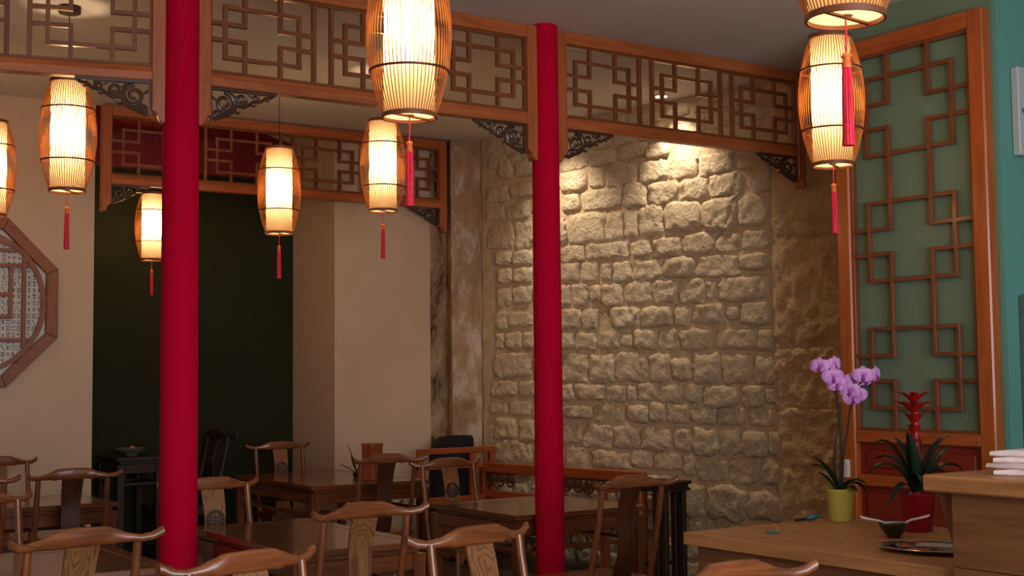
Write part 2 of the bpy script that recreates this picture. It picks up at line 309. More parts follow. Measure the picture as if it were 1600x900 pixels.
PIERS = [(3.165,3.05,3.79,2.51),(3.16,2.49,3.78,1.72),(3.155,1.70,3.775,1.3),(3.155,1.28,3.775,.89),(3.16,.87,3.79,.0),(3.17,3.66,3.79,3.07),
         (3.80,3.66,4.5,2.9),(3.80,2.88,4.5,2.1),(3.79,2.08,4.5,1.3),(3.79,1.28,4.5,.55),(3.80,.53,4.5,0)]
def stone_mesh(w, h, seed, proud, flat, nx, nz, mat, rough):
    rings = []; mb = MB(); vs = []; fs = []
    ex = 5.5 if not flat else 12.0
    for i in range(nz + 1):
        for j in range(nx + 1):
            a = -1 + 2 * j / nx; b = -1 + 2 * i / nz
            # pull grid points towards the outline so the rim is well sampled
            a2 = math.copysign(abs(a) ** .75, a); b2 = math.copysign(abs(b) ** .75, b)
            r = (abs(a2) ** ex + abs(b2) ** ex) ** (1 / ex)
            k = max(abs(a2), abs(b2)); s = (k / r) if r > 1e-6 else 1
            x, z = a2 * s, b2 * s
            wob = .11 if not flat else .015
            x2 = x * w/2 * (1 + wob * noise.noise(Vector((z*1.3+seed, seed*2, 1.7)))) + 0.12*h*(0 if flat else 1) * noise.noise(Vector((x*2, z*2, seed+3)))
            z2 = z * h/2 * (1 + wob * noise.noise(Vector((x*1.6+seed, seed*3, 4.1)))) + 0.09*h*(0 if flat else 1) * noise.noise(Vector((x*2.3, seed+8, z)))
            y = -proud * (1 - max(0, k) ** (7 if not flat else 20)) - (rough * fbm(x2*16+seed, z2*16, seed, 5) + rough*.9 * noise.noise(Vector((x2*7+seed, z2*7, seed*1.3)))) * (1 if k < .98 else .2)
            if k > .98: y = .02 if not flat else -proud * .6 + .004 * noise.noise(Vector((x2*9, z2*9, seed)))
            vs.append((x2, y, z2))
    for i in range(nz):
        for j in range(nx): q = i*(nx+1)+j; fs.append((q, q+1, q+nx+2, q+nx+1))
    mb.add(vs, fs); return mb.mesh('stone', mat, smooth=True)
def lay(u, v, w, h, proud=None, flat=False, mat=None, rough=.010):
    s = random.uniform(0, 90); big = max(w, h)
    nx = max(8, min(34, int(w / .015))); nzz = max(8, min(30, int(h / .015)))
    o = obj('stone', stone_mesh(w, h, s, proud or random.uniform(.014, .034), flat, nx, nzz, mat or M_STONE, rough if flat else random.uniform(.007, .012)), stone_wall)
    o.location = (u, -.004, v); o.rotation_euler = (0, random.uniform(-.025,.025) if not flat else 0, 0)
for (u, v, ww, hh) in STONES: lay(u, v, ww * 1.08, hh * 1.13)
for z0, hh in ((.07,.13),(.22,.15),(.385,.15),(.55,.14)):          # courses low on the wall, behind the furniture
    u = .05
    while u < 3.1:
        ww = random.uniform(.16, .34); ww = min(ww, 3.12 - u)
        if ww > .08 and not (z0 > .5 and u + ww > 2.25): lay(u + ww/2, z0, ww - .02, hh)
        u += ww
for z0, hh in ((3.45,.13),(3.59,.12)):
    u = .05
    while u < 3.1:
        ww = min(random.uniform(.2, .4), 3.12 - u)
        if ww > .08: lay(u + ww/2, z0, ww - .02, hh, .02)
        u += ww
for (u0, v0, u1, v1) in PIERS: lay((u0+u1)/2, (v0+v1)/2, u1-u0+.03, v0-v1+.05, random.uniform(.026,.03), True, M_PIER, .014)

# ------------------------------------------------------------------ red pillars
def pillar(x, y, r, label):
    mb = MB(); mb.lathe([(r*1.03, 0), (r*1.03, .6), (r*1.0, 1.9), (r*.965, 3.2), (r*.955, CEIL-.006), (r*.9, CEIL)], 40, cap=True)
    o = tag(obj('red_pillar', mb.mesh('red_pillar', M_PILLAR, smooth=True)), label, 'pillar', 'red pillars carrying the lattice'); o.location = (x, y, 0)
pillar(2.306, 6.42, .0925, 'thick crimson round pillar standing left, beside the dark green alcove')
pillar(4.586, 6.42, .0845, 'crimson round pillar standing in front of the rough stone wall')

# ------------------------------------------------------------------ lattice transoms
UNIT = [('h',.145,.855,.2),('h',.145,.855,.82),('h',0,.33,.41),('h',0,.33,.61),('h',.67,1,.41),('h',.67,1,.61),
        ('v',.2,.82,.145),('v',.2,.82,.855),('v',0,.41,.33),('v',0,.41,.67),('v',.61,1,.33),('v',.61,1,.67)]
def lattice_unit(parent, x0, x1, zt, zb, hue, t=.011, y=0, axis='x'):
    for k, a, b, c in UNIT:
        mb = MB()
        if k == 'h':
            z = zt - (zt - zb) * c; e_ = t - .0015; mb.box((x0+(x1-x0)*a - (e_ if a > 0 else 0), y-.0122, z-t), (x0+(x1-x0)*b + (e_ if b < 1 else 0), y+.0122, z+t)); m = wood(hue, 'x')
        else:
            x = x0 + (x1 - x0) * c; mb.box((x-t, y-.0125, zt-(zt-zb)*b - (t+.0012 if b < 1 else 0)), (x+t, y+.0125, zt-(zt-zb)*a + (t+.0012 if a > 0 else 0))); m = wood(hue, 'z')
        obj('lattice_bar', mb.mesh('lattice_bar', m, bev=.0008), parent)
def spiral(c, r0, r1, a0, turns, n=26, flip=1):
    return [(c[0] + (r0+(r1-r0)*i/n)*math.cos(a0+flip*turns*2*PI*i/n), c[1] + (r0+(r1-r0)*i/n)*math.sin(a0+flip*turns*2*PI*i/n)) for i in range(n+1)]
def bracket_mesh(mir, sc=1.0):
    mb = MB(); P3 = lambda p, y=0: (mir * p[0] * sc, y, p[1] * sc)
    def tb(pts, r): 
        n = len(pts); rs = [(r if not isinstance(r, tuple) else r[0]+(r[1]-r[0])*i/(n-1)) * sc for i in range(n)]
        mb.tube([P3(p) for p in pts], rs, 8, 1.0)
    mb.box((min(0, mir*.37*sc), -.012, -.014*sc), (max(0, mir*.37*sc), .012, 0)); mb.box((min(0, mir*.014*sc), -.012, -.175*sc), (max(0, mir*.014*sc), .012, 0))
    tb(spiral((.085,-.078), .058, .012, PI*.5, 1.6, flip=-1), (.014,.008))
    tb(spiral((.175,-.052), .036, .008, PI*1.1, 1.4, flip=1), (.011,.007))
    tb(spiral((.255,-.034), .022, .006, PI*.6, 1.3, flip=-1), (.009,.005))
    tb(spiral((.045,-.138), .026, .006, PI*.1, 1.3, flip=-1), (.010,.006))
    tb([(.02,-.17),(.06,-.15),(.10,-.138),(.135,-.115),(.15,-.085),(.19,-.09),(.225,-.07),(.24,-.055),(.285,-.05),(.31,-.03),(.345,-.022),(.365,-.008)], (.013,.008))
    tb([(.135,-.115),(.16,-.125),(.172,-.112)], (.010,.003)); tb([(.225,-.07),(.25,-.078),(.262,-.066)], (.008,.003)); tb([(.305,-.032),(.325,-.045),(.335,-.038)], (.007,.003))
    tb([(.12,-.01),(.13,-.03),(.15,-.04)], (.009,.004)); tb([(.215,-.01),(.22,-.025),(.235,-.03)], (.008,.004)); tb([(.012,-.05),(.03,-.06),(.045,-.075)], (.009,.005)); tb([(.08,-.135),(.07,-.115),(.08,-.1)], (.008,.004))
    return mb.mesh('carved_bracket', wood('carved', 'x'), smooth=True)
BR_L, BR_R = bracket_mesh(1), bracket_mesh(-1)
BR_LS, BR_RS = bracket_mesh(1, .85), bracket_mesh(-1, .85)
def transom(label, A, B, units, zb=3.046, zt=3.655, drop=2.832, small=False, barhue='bar', sides=(1,1)):
    A, B = Vector(A), Vector(B); d = B - A; ln = d.length
    root = thing('lattice_transom', label, 'lattice screen', (A.x, A.y, 0), math.atan2(d.y, d.x), 'carved lattice transoms under the ceiling')
    pw, tr, br = .07, .08, .075
    for k in (0, 1):
        x0 = 0 if k == 0 else ln - pw; mb = MB(); q = (lambda a: a) if k == 0 else (lambda a: ln - a)
        poly = [(q(0),zt),(q(pw),zt),(q(pw),drop+.06),(q(pw*.62),drop+.045),(q(pw*.45),drop+.012),(q(pw*.3),drop),(q(0),drop)]
        mb.prism(poly, lambda a, b, e: (a, e, b), -.035, .035); obj('post', mb.mesh('post', wood('pine','z'), bev=.004), root)
    mb = MB(); mb.box((pw,-.032,zt-tr),(ln-pw,.032,zt)); obj('top_rail', mb.mesh('top_rail', wood('pine','x'), bev=.005), root)
    mb = MB(); e = .03
    mb.prism([(-.034,zb),(.034,zb),(.034,zb+br*.55),(.022,zb+br),(-.022,zb+br),(-.034,zb+br*.55)], lambda a, b, t: (t, a, b), pw-.002, ln-pw+.002)
    obj('bottom_rail', mb.mesh('bottom_rail', wood('pine','x'), bev=.004), root)
    xi, xe, zi, ze = pw, ln - pw, zb + br, zt - tr; g = .105
    for a, b in (((xi,-.018,zi),(xe,.018,zi+.014)), ((xi,-.018,ze-.014),(xe,.018,ze))):
        mb = MB(); mb.box(a, b); obj('bead', mb.mesh('bead', wood(barhue,'x'), bev=.002), root)
    uw = (xe - xi - g * (units - 1)) / units
    for k in range(units):
        a = xi + k * (uw + g); lattice_unit(root, a, a + uw, ze - .01, zi + .01, barhue)
        for x in (a, a + uw):
            mb = MB(); mb.box((x-.012,-.014,zi),(x+.012,.014,ze)); obj('lattice_bar', mb.mesh('lattice_bar', wood(barhue,'z'), bev=.002), root)
    if sides[0]: o = obj('carved_bracket', BR_LS if small else BR_L, root); o.location = (pw, 0, zb)
    if sides[1]: o = obj('carved_bracket', BR_RS if small else BR_R, root); o.location = (ln - pw, 0, zb)
    return root
transom('wooden lattice transom running off the left edge, left of the thick red pillar', (.196,6.965), (2.232,6.44), 3)
transom('wooden lattice transom between the two red pillars', (2.384,6.42), (4.508,6.42), 3)
transom('wooden lattice transom from the right red pillar to the stone wall', (4.662,6.42), (6.80,6.42), 3)
transom('farther wooden lattice transom across the front of the dark green alcove', (2.975,10.03), (6.05,10.03), 4, small=True)

# ------------------------------------------------------------------ lantern prototype
LH, LR, LE = .644, .159, .099
def lr(t): return LE + (LR - LE) * math.sin(PI * t) ** .85
def build_lantern():
    root = thing('bamboo_lantern', '', 'lantern', group='bamboo lanterns hanging from the ceiling')
    mb = MB(); mb.lathe([(.0945, .02), (.0945, LH - .02)], 40); obj('paper_tube', mb.mesh('paper_tube', M_PAPER, smooth=True), root)
    mb = MB(); ns = 60
    for k in range(ns):
        a = 2 * PI * k / ns; rings = []
        for i in range(13):
            t = i / 12; r = lr(t); z = .012 + (LH - .024) * t; c, s = math.cos(a), math.sin(a); hw = .0016
            rings.append([(r*c - hw*s, r*s + hw*c, z), (r*c + hw*s, r*s - hw*c, z), ((r-.0025)*c + hw*s, (r-.0025)*s - hw*c, z), ((r-.0025)*c - hw*s, (r-.0025)*s + hw*c, z)])
        mb.loft(rings, cap=False)
    o = obj('bamboo_slats', mb.mesh('bamboo_slats', M_BAMBOO), root); o['kind'] = 'stuff'
    for z0, z1 in ((0, .016), (LH-.018, LH)):
        mb = MB(); mb.lathe([(LE+.004, z0), (LE+.004, z1), (LE-.003, z1), (LE-.003, z0), (LE+.004, z0)], 40); obj('ring', mb.mesh('ring', [M_RING], smooth=True), root)
    for t in (.27, .73):
        r = lr(t); mb = MB(); z = LH * t; mb.lathe([(r+.0035, z-.004), (r+.0035, z+.004), (r-.0045, z+.004), (r-.0045, z-.004), (r+.0035, z-.004)], 40); obj('hoop', mb.mesh('hoop', M_HOOP, smooth=True), root)
    mb = MB(); mb.lathe([(LE-.004, .012), (.02, .012)], 40); obj('bottom_plate', mb.mesh('bottom_plate', M_PAPER, smooth=True), root)
    mb = MB(); mb.obox((0,0,LH-.012),(LE-.002,0,0),(0,.006,0),(0,0,.004)); obj('cross_bar', mb.mesh('cross_bar', M_RING), root); mb = MB(); mb.obox((0,0,.008),(LE-.002,0,0),(0,.006,0),(0,0,.003)); obj('cross_bar', mb.mesh('cross_bar', M_RING), root)
    t = obj('tassel', None, root) if False else None
    mb = MB(); mb.tube([(0,0,.012),(.002,0,-.03),(0,.001,-.085)], .0028, 6); tc = obj('tassel_cord', mb.mesh('tassel_cord', M_TASSEL, smooth=True), root)
    mb = MB(); mb.lathe([(0,-.082),(.010,-.086),(.0135,-.094),(.010,-.102),(.011,-.108),(.013,-.114),(.0125,-.124),(0,-.125)], 14); obj('tassel_knot', mb.mesh('tassel_knot', M_GOLD, smooth=True), root)
    mb = MB(); n = 30; rings = []
    for z, r in ((-.118,.010),(-.15,.012),(-.22,.013),(-.29,.0138),(-.325,.0145)):
        rings.append([((r + (.0016 if j % 2 else 0)) * math.cos(2*PI*j/n), (r + (.0016 if j % 2 else 0)) * math.sin(2*PI*j/n), z) for j in range(n)])
    mb.loft(rings); obj('tassel', mb.mesh('tassel', M_TASSEL, smooth=True), root)
    return root
def lantern(proto, x, y, z, label, sc=1.0, rz=0.0):
    r = proto if proto.get('label') == '' else copy_tree(proto)
    r['label'] = label; r.location = (x, y, z); r.rotation_euler = (0, 0, rz); r.scale = (sc, sc, sc)
    top = (CEIL - z) / sc
    mb = MB(); mb.tube([(0,0,LH-.01),(0,0,top-.03)], .003, 6); c = obj('hanging_cord', mb.mesh('hanging_cord', M_CORD), r)
    mb = MB(); mb.lathe([(.02,top-.045),(.062,top-.04),(.066,top-.032),(.066,top-.002)], 8, cap=True); c2 = obj('canopy', mb.mesh('canopy', wood('dark','x')), r)
    l = bpy.data.lights.new('lantern_bulb', 'POINT'); l.energy = LANTERN_W * sc; l.color = LAMP_COL; l.shadow_soft_size = .045
    lo = bpy.data.objects.new('lantern_bulb', l); COL.objects.link(lo); lo.parent = r; lo.location = (0, 0, LH * .52)
    return r, (c, c2, lo)
proto = build_lantern(); extra = []
base_children = list(proto.children)
spots = [(2.364,4.17,2.486,'big bamboo lantern cut by the top edge, hanging between the two red pillars',1),
         (2.038,7.514,2.603,'bamboo lantern with red tassel before the white wall, left of the thick red pillar',1),
         (3.93,8.867,2.593,'bamboo lantern hanging right of the thick red pillar, before the green alcove',1),
         (4.306,7.969,2.682,'bamboo lantern hanging just below and behind the big one, before the white pier',1),
         (3.50,10.40,2.504,'smallest, farthest bamboo lantern half hidden behind the thick red pillar, inside the alcove',.86),
         (4.811,4.344,2.533,'whole bamboo lantern hanging at right in front of the lattice door on the teal wall',1),
         (2.574,2.27,2.438,'nearest bamboo lantern at top right, only its bottom ring and tassel in view',1),
         (1.973,9.106,2.632,'bamboo lantern cut off by the left edge above the octagonal frame',1)]
made = []
for k, (x, y, z, lab, sc) in enumerate(spots):
    if k: 
        r = proto.copy(); COL.objects.link(r)
        for ch in base_children:
            c = ch.copy(); COL.objects.link(c); c.parent = r
    else: r = proto
    r['label'] = ''
    lantern(r, x, y, z, lab, sc, random.uniform(0, 1))

# ------------------------------------------------------------------ lattice door on the bar wall
door = thing('lattice_door', 'tall orange-brown lattice door panel on the teal wall at right', 'door', (6.0, 5.36, 0), -PI/2)
DW, DT = 1.05, 3.49
def part(parent, name, a, b, mat, bev=.004, label=None):
    mb = MB(); mb.box(a, b); return obj(name, mb.mesh(name, mat, bev=bev), parent, label)
for x in (0, DW - .1): part(door, 'stile', (x,-.05,0), (x+.1,.028,DT), wood('door','z'), .008)
for z0, z1 in ((DT-.1, DT), (1.135, 1.205), (.885, .95), (0, .14)): part(door, 'rail', (.1,-.045,z0), (DW-.1,.028,z1), wood('door','x'), .008)
part(door, 'shade_backing', (.1,.006,1.205), (DW-.1,.011,DT-.1), M_TEAL_SHADE, 0, 'added backing standing in for the teal wall in warm shade')
for z0, z1 in ((.95,1.135), (.14,.885)):
    part(door, 'door_panel', (.1,-.008,z0), (DW-.1,.02,z1), wood('panelred','x'), 0)
    part(door, 'raised_field', (.15,-.022,z0+.04), (DW-.15,-.006,z1-.04), wood('panelred','x'), .01)
dh = (DT - .1 - 1.205) / 3
for k in range(3): lattice_unit(door, .105, DW-.105, DT-.1-dh*k, DT-.1-dh*(k+1), 'bar', .011, -.022)
for x in (.108, DW-.108):
    part(door, 'bead', (x-.008,-.034,1.205), (x+.008,.006,DT-.1), wood('bar','z'), .002)
for z in (1.213, DT-.108): part(door, 'bead', (.1,-.033,z-.008), (DW-.1,.006,z+.008), wood('bar','x'), .002)
o = tag(part(None, 'switch_plate', (-.012,-.016,-.052), (.012,.016,.052), M_WHITE, .003), 'narrow white plate on the left stile of the lattice door', 'switch'); o.location = (5.94, 5.32, .98)

# wall box and metal frame on the teal return
eb = thing('electrical_box', 'pale grey metal electrical box on the teal wall at right edge', 'electrical box', (6.133, 4.278, 2.69))
part(eb, 'cover', (0,-.05,0), (.42,-.002,.48), M_GREY, .006)
mb = MB(); mb.lathe([(0,-.0),(.016,-.0),(.016,.012),(0,.012)], 14); q = obj('lock', mb.mesh('lock', M_STEEL, smooth=True), eb); q.location = (.032,-.05,.24); q.rotation_euler = (PI/2,0,0)
part(eb, 'lock_slot', (.029,-.064,.23), (.035,-.058,.25), M_INKB, 0)
mb = MB(); mb.prism([(-.016,-.012),(.016,-.012),(0,.018)], lambda a, b, d: (.03+a, d, .052+b), -.053, -.0495); obj('warning_sign', mb.mesh('warning_sign', M_YELLOW), eb, 'yellow warning triangle')
mb = MB(); mb.prism([(-.003,.009),(.003,.009),(.0015,-.006),(-.0015,-.006)], lambda a, b, d: (.03+a, d, .052+b), -.0535, -.0528); obj('warning_bolt', mb.mesh('warning_bolt', M_INKB), eb)
cab = thing('metal_cabinet', 'grey metal framed cabinet set against teal wall at right edge', 'cabinet', (6.135, 4.278, 0))
part(cab, 'frame_top', (0,-.06,1.85), (.6,-.002,1.94), M_ALU, .003); part(cab, 'frame_side', (0,-.06,0), (.03,-.002,1.85), M_ALU, .003); part(cab, 'cabinet_door', (.03,-.05,0), (.6,-.004,1.85), M_GREY, .003)

# ------------------------------------------------------------------ bar counter
ct = thing('service_counter', 'low wooden service counter with thick plank top carrying the plants', 'counter', (0,0,0))
y = 4.06; edges = [3.56, 3.74, 3.93, 4.11, 4.30, 4.50]
for a, b in zip(edges, edges[1:]): part(ct, 'top_plank', (a+.0006, 2.73, .852), (b-.0006, y, .90), wood('counter','y'), .002)
for k in range(5): part(ct, 'front_board', (3.60, 2.73, .17*k+.002), (3.63, 4.02, min(.17*(k+1), .85)-.002), wood('plank','y'), .003)
for k in range(5): part(ct, 'end_board', (3.63, 3.99, .17*k+.002), (4.47, 4.02, min(.17*(k+1), .85)-.002), wood('plank','x'), .003)
bk = thing('bar_block', 'higher plank-clad bar block in the lower right corner', 'bar', (0,0,0))
for k, (z0, z1) in enumerate(((0,.18),(.18,.36),(.36,.54),(.54,.725),(.725,.915),(.915,1.15))):
    for a, b in (((1.2,1.95),(1.95,2.72)) if k % 2 else ((1.2,2.41),(2.41,2.72))):
        part(bk, 'front_plank', (3.515, a+.001, z0+.001), (3.545, b-.001, z1-.001), wood('plank','y'), .002)
part(bk, 'body', (3.545,1.2,0), (4.5,2.715,1.15), wood('plank','y'), 0)
part(bk, 'top_slab', (3.475,1.15,1.152), (4.52,2.80,1.205), wood('counter','y'), .006)
mb = MB(); mb.prism([(2.722,.905),(2.722,1.15),(2.80,1.15)], lambda a, b, d: (d, a, b), 3.55, 4.48); obj('end_wedge', mb.mesh('end_wedge', wood('plank','z')), bk)

# napkins
for k in range(4):
    mb = MB(); n = 9; rings = []; random.seed(40 + k)
    for i in range(n):
        t = i / (n - 1); yy = -.085 + .17 * t; hh = .007 + .0028 * math.sin(PI * t)
        rings.append([(-.085, yy, 0), (.085, yy, 0), (.088 + random.uniform(-.002,.002), yy, hh*.5), (.085, yy, hh*2), (-.085, yy, hh*2), (-.089 + random.uniform(-.002,.002), yy, hh*.5)])
    mb.loft(rings); o = tag(obj('folded_napkin', mb.mesh('folded_napkin', M_NAPKIN)), ['bottom', 'second lowest', 'third lowest', 'top'][k] + ' folded white paper napkin in the stack on the bar', 'napkin', 'napkins stacked on the bar')
    o.location = (3.72 + random.uniform(-.006,.006), 2.585 + random.uniform(-.01,.01), 1.206 + .0198 * k); o.rotation_euler = (0, 0, random.uniform(-.2,.2) + .15)
random.seed(11)

# ------------------------------------------------------------------ potted orchid
def pot(parent, r0, r1, h, mat, name='pot'):
    mb = MB(); mb.lathe([(0,.0),(r0,.0),(r0*1.02,.006),(r1,h*.94),(r1*1.03,h*.96),(r1*1.03,h),(r1*.93,h),(r1*.9,h*.86),(0,h*.84)], 32); return obj(name, mb.mesh(name, mat, smooth=True), parent)
def leaf_mesh(pts, wid, mat, fold=.25, up=(0,0,1)):
    pts = [Vector(p) for p in pts]; n = len(pts); mb = MB(); rings = []
    for i, p in enumerate(pts):
        t = (pts[min(i+1,n-1)] - pts[max(i-1,0)]).normalized(); s = t.cross(Vector(up)); 
        if s.length < .05: s = Vector((1,0,0))
        s.normalize(); nn = s.cross(t).normalized(); f = i / (n - 1)
        w_ = wid * (math.sin(PI * min(1, .12 + .88 * f)) ** .7 if f > .25 else (.45 + .55 * f / .25) * math.sin(PI*(.12+.88*.25))**.7) + .0006
        rings.append([p - s*w_ + nn*w_*fold, p - s*w_*.5 + nn*w_*fold*.3, p, p + s*w_*.5 + nn*w_*fold*.3, p + s*w_ + nn*w_*fold, p + s*w_*.5 + nn*(w_*fold*.3 - .0015), p - nn*.002, p - s*w_*.5 + nn*(w_*fold*.3 - .0015)])
    mb.loft(rings); return mb.mesh('leaf', mat, smooth=True)
def arc(p0, p1, p2, n=9):
    p0, p1, p2 = map(Vector, (p0, p1, p2)); return [p0*(1-t)**2 + p1*2*t*(1-t) + p2*t*t for t in [i/n for i in range(n+1)]]
orc = thing('potted_orchid', 'purple orchid in a lime yellow pot on the service counter', 'plant', (4.36, 3.95, .901), -YAW)
k_ = .0028
pot(orc, .047, .0605, .137, M_LIME)
mb = MB(); mb.lathe([(0,.116),(.054,.116)], 20); obj('soil', mb.mesh('soil', M_STEM), orc)
for a in [((0,0,.12),(-.05,-.02,.24),(-.118,-.02,.275)), ((-.01,0,.12),(-.05,.01,.19),(-.085,.02,.205)), ((.01,0,.12),(.04,-.05,.21),(.11,-.06,.155)), ((.01,.01,.12),(.07,.02,.2),(.125,.03,.115)), ((0,.01,.12),(-.03,.05,.25),(-.1,.09,.23)), ((.0,-.01,.12),(.02,-.06,.17),(.05,-.1,.13))]:
    obj('leaf', leaf_mesh(arc(*a), .027, M_LEAF, .3), orc)
stems = [[(0,0,.12),(.012,0,.3),(.006,0,.45),(.0,0,.53),(-.03,0,.6),(-.07,-.01,.655)], [(.008,0,.12),(.02,0,.28),(.045,0,.42),(.06,0,.5),(.075,-.005,.57),(.13,-.01,.615)], [(-.008,0,.12),(-.02,.01,.25),(-.005,.0,.38)]]
for s in stems:
    mb = MB(); mb.tube(s, [.0055]*(len(s)-1)+[.0025], 6); obj('stem', mb.mesh('stem', M_STEM, smooth=True), orc)
def flower(c, rz, rx, sc):
    f = thing('x', '', '') ; bpy.data.objects.remove(f)
    mb = MB(); n = 10
    mb.lathe([(0,-.004),(.006,-.002),(.007,.003),(0,.006)], 8)
    fo = obj('flower', mb.mesh('flower_column', M_LIP, smooth=True), orc); fo.location = c; fo.rotation_euler = (PI/2 + rx, 0, rz); fo.scale = (sc*1.18,)*3
    for ang, ln, wd in ((90,.036,.015),(210,.034,.014),(330,.034,.014),(15,.041,.023),(165,.041,.023)):
        a = math.radians(ang); d = Vector((math.cos(a), math.sin(a), 0)); s = Vector((-d.y, d.x, 0)); rings = []; mb = MB()
        pts = []; m_ = 7
        for i in range(m_ + 1):
            t = i / m_; w_ = wd * math.sin(PI * (.08 + .9 * t)) ** .55; z = .010 * math.sin(PI * t * .9) - .006 * t * t
            p = d * (ln * t); rings.append([p - s*w_ + Vector((0,0,z-.004)), p + Vector((0,0,z)), p + s*w_ + Vector((0,0,z-.004)), p + Vector((0,0,z-.002))])
        mb.loft(rings); obj('petal', mb.mesh('petal', M_ORCHID, smooth=True), fo)
    mb = MB(); mb.tube([(0,-.002,.004),(0,-.010,.012),(0,-.019,.010)], [.005,.0075,.003], 8, .6); obj('lip', mb.mesh('lip', M_LIP, smooth=True), fo)
for (px, py, dy, rz, rx, sc) in [(1287,575,-.01,-.5,.1,.95),(1304,579,.015,.4,-.1,1),(1306,592,-.03,.1,.2,1.05),(1313,604,-.02,-.3,-.1,.95),(1324,601,.02,.3,0,1),(1330,613,-.035,-.4,.2,1),(1341,598,.01,.2,-.2,.95),(1352,590,-.03,-.1,.1,1),(1360,596,.02,.5,.1,.9),(1375,589,0,.9,.05,.95),(1336,625,-.02,.3,.3,1),(1347,620,.02,-.2,.1,.95),(1314,572,.03,.6,.1,.9)]:
    flower(((px-1315)*k_, dy-.012, (812-py)*k_), rz, rx, sc)

# ------------------------------------------------------------------ red bromeliad
br = thing('potted_bromeliad', 'red flowering bromeliad with arching dark leaves in a red pot', 'plant', (4.31, 3.50, .901), -YAW)
pot(br, .058, .078, .15, M_REDPOT)
mb = MB(); mb.lathe([(0,.125),(.07,.125)], 20); obj('soil', mb.mesh('soil', M_STEM), br)
for a in [((0,0,.13),(-.10,-.02,.34),(-.20,-.02,.23)), ((0,0,.13),(-.09,0,.42),(-.165,.01,.345)), ((0,0,.13),(.06,0,.36),(.15,.02,.38)), ((0,0,.13),(.10,-.01,.32),(.19,0,.24)), ((0,0,.13),(-.05,-.05,.26),(-.14,-.07,.10)),
          ((0,0,.13),(-.03,.02,.34),(-.07,.05,.37)), ((0,0,.13),(.04,-.06,.30),(.11,-.09,.22)), ((0,0,.13),(.02,.06,.38),(.05,.13,.36)), ((0,0,.13),(-.05,.06,.34),(-.13,.12,.28)), ((0,0,.13),(0,-.07,.28),(-.02,-.14,.2)), ((0,0,.13),(.09,.05,.3),(.18,.1,.33)), ((0,0,.13),(-.02,-.03,.33),(-.045,-.05,.40))]:
    obj('leaf', leaf_mesh(arc(*a, 12), .026, M_LEAF2, .35), br)
mb = MB(); mb.tube([(0,0,.12),(0,0,.3),(.004,0,.49)], [.018,.018,.013], 10); obj('stalk', mb.mesh('stalk', M_BRACT, smooth=True), br)
random.seed(5)
for lvl, (z, ln, nb) in enumerate(((.33,.05,4),(.39,.05,5),(.44,.06,6),(.49,.075,7),(.53,.06,6))):
    for j in range(nb):
        a = 2*PI*j/nb + lvl*.6; o_ = .3 + .16*lvl
        c, s = math.cos(a), math.sin(a); r_ = ln*(.45 + .18*lvl)
        obj('bract', leaf_mesh(arc((0,0,z-.03),(c*r_*.5,s*r_*.5,z+.02),(c*r_,s*r_,z+.04-.004*lvl), 7), .016, M_BRACT, .35), br)
random.seed(11)

# ------------------------------------------------------------------ bowl, spoons, tray, small tools
mb = MB(); mb.lathe([(0,.002),(.026,0),(.028,.006),(.046,.028),(.058,.054),(.0555,.055),(.044,.030),(.02,.012),(0,.011)], 32)
o = tag(obj('black_bowl', mb.mesh('black_bowl', M_BOWL, smooth=True)), 'small black glazed bowl on counter holding white spoons', 'bowl'); o.location = (4.07, 3.42, .901)
def spoon(loc, rz, label):
    s = thing('soup_spoon', label, 'spoon', loc, rz, 'white spoons in the black bowl')
    mb = MB(); mb.tube([(.02,0,.004),(.05,0,.016),(.085,0,.022),(.112,0,.028),(.124,0,.033)], [.0055,.006,.0062,.0072,.004], 8, .8); obj('handle', mb.mesh('handle', M_PORC, smooth=True), s)
    mb = MB(); mb.loft([[(-.034+.06*t, w_*math.cos(q), .004 + (.006*abs(math.cos(q)) if math.sin(q) > 0 else .006*abs(math.cos(q))-.003)) for q in [2*PI*j/10 for j in range(10)]] for t, w_ in ((0,.003),(.15,.012),(.45,.016),(.75,.012),(1,.005))]); obj('scoop', mb.mesh('scoop', M_PORC, smooth=True), s)
spoon((4.064,3.424,.950), PI-YAW+.1, 'white porcelain spoon pointing left out of the black bowl')
spoon((4.078,3.400,.952), -YAW+.1, 'white porcelain spoon pointing right out of the black bowl')
mb = MB(); rings = []
for r_, z in ((0,.004),(.62,.004),(.70,.006),(.80,.016),(.97,.020),(1.0,.018),(.985,.014),(.8,.010),(.70,.002),(.6,0),(0,0)):
    rings.append([(.14*r_*math.cos(2*PI*j/48), .20*r_*math.sin(2*PI*j/48), z) for j in range(48)])
mb.loft(rings, cap=False); o = tag(obj('steel_tray', mb.mesh('steel_tray', M_STEEL, smooth=True)), 'shiny oval steel tray lying on counter before the black bowl', 'tray'); o.location = (3.86, 3.06, .901); o.rotation_euler = (0,0,.5)
t = thing('hand_tool', 'small teal and black hand tool lying beside the lime pot', 'tool', (4.215, 4.01, .908), -YAW+.2)
mb = MB(); mb.tube([(-.05,0,0),(.0,0,.006)], [.006,.007], 8); obj('handle', mb.mesh('handle', M_BLACK, smooth=True), t)
mb = MB(); mb.tube([(0,0,.006),(.012,0,.009),(.035,0,.014),(.06,0,.016)], [.006,.013,.015,.008], 8); obj('head', mb.mesh('head', M_TEALTOOL, smooth=True), t)
t = thing('hand_tool', 'thin metal tool with teal handle lying alone on bare counter top', 'tool', (3.81, 3.78, .907), -YAW)
mb = MB(); mb.tube([(-.045,0,0),(.0,.0,.001)], .005, 8); obj('handle', mb.mesh('handle', M_TEALTOOL, smooth=True), t)
mb = MB(); mb.tube([(.0 + .005*i/2, .004*math.sin(i*1.1), .001+.003*math.cos(i*1.1)) for i in range(25)], .0014, 5); obj('worm', mb.mesh('worm', M_STEEL, smooth=True), t)
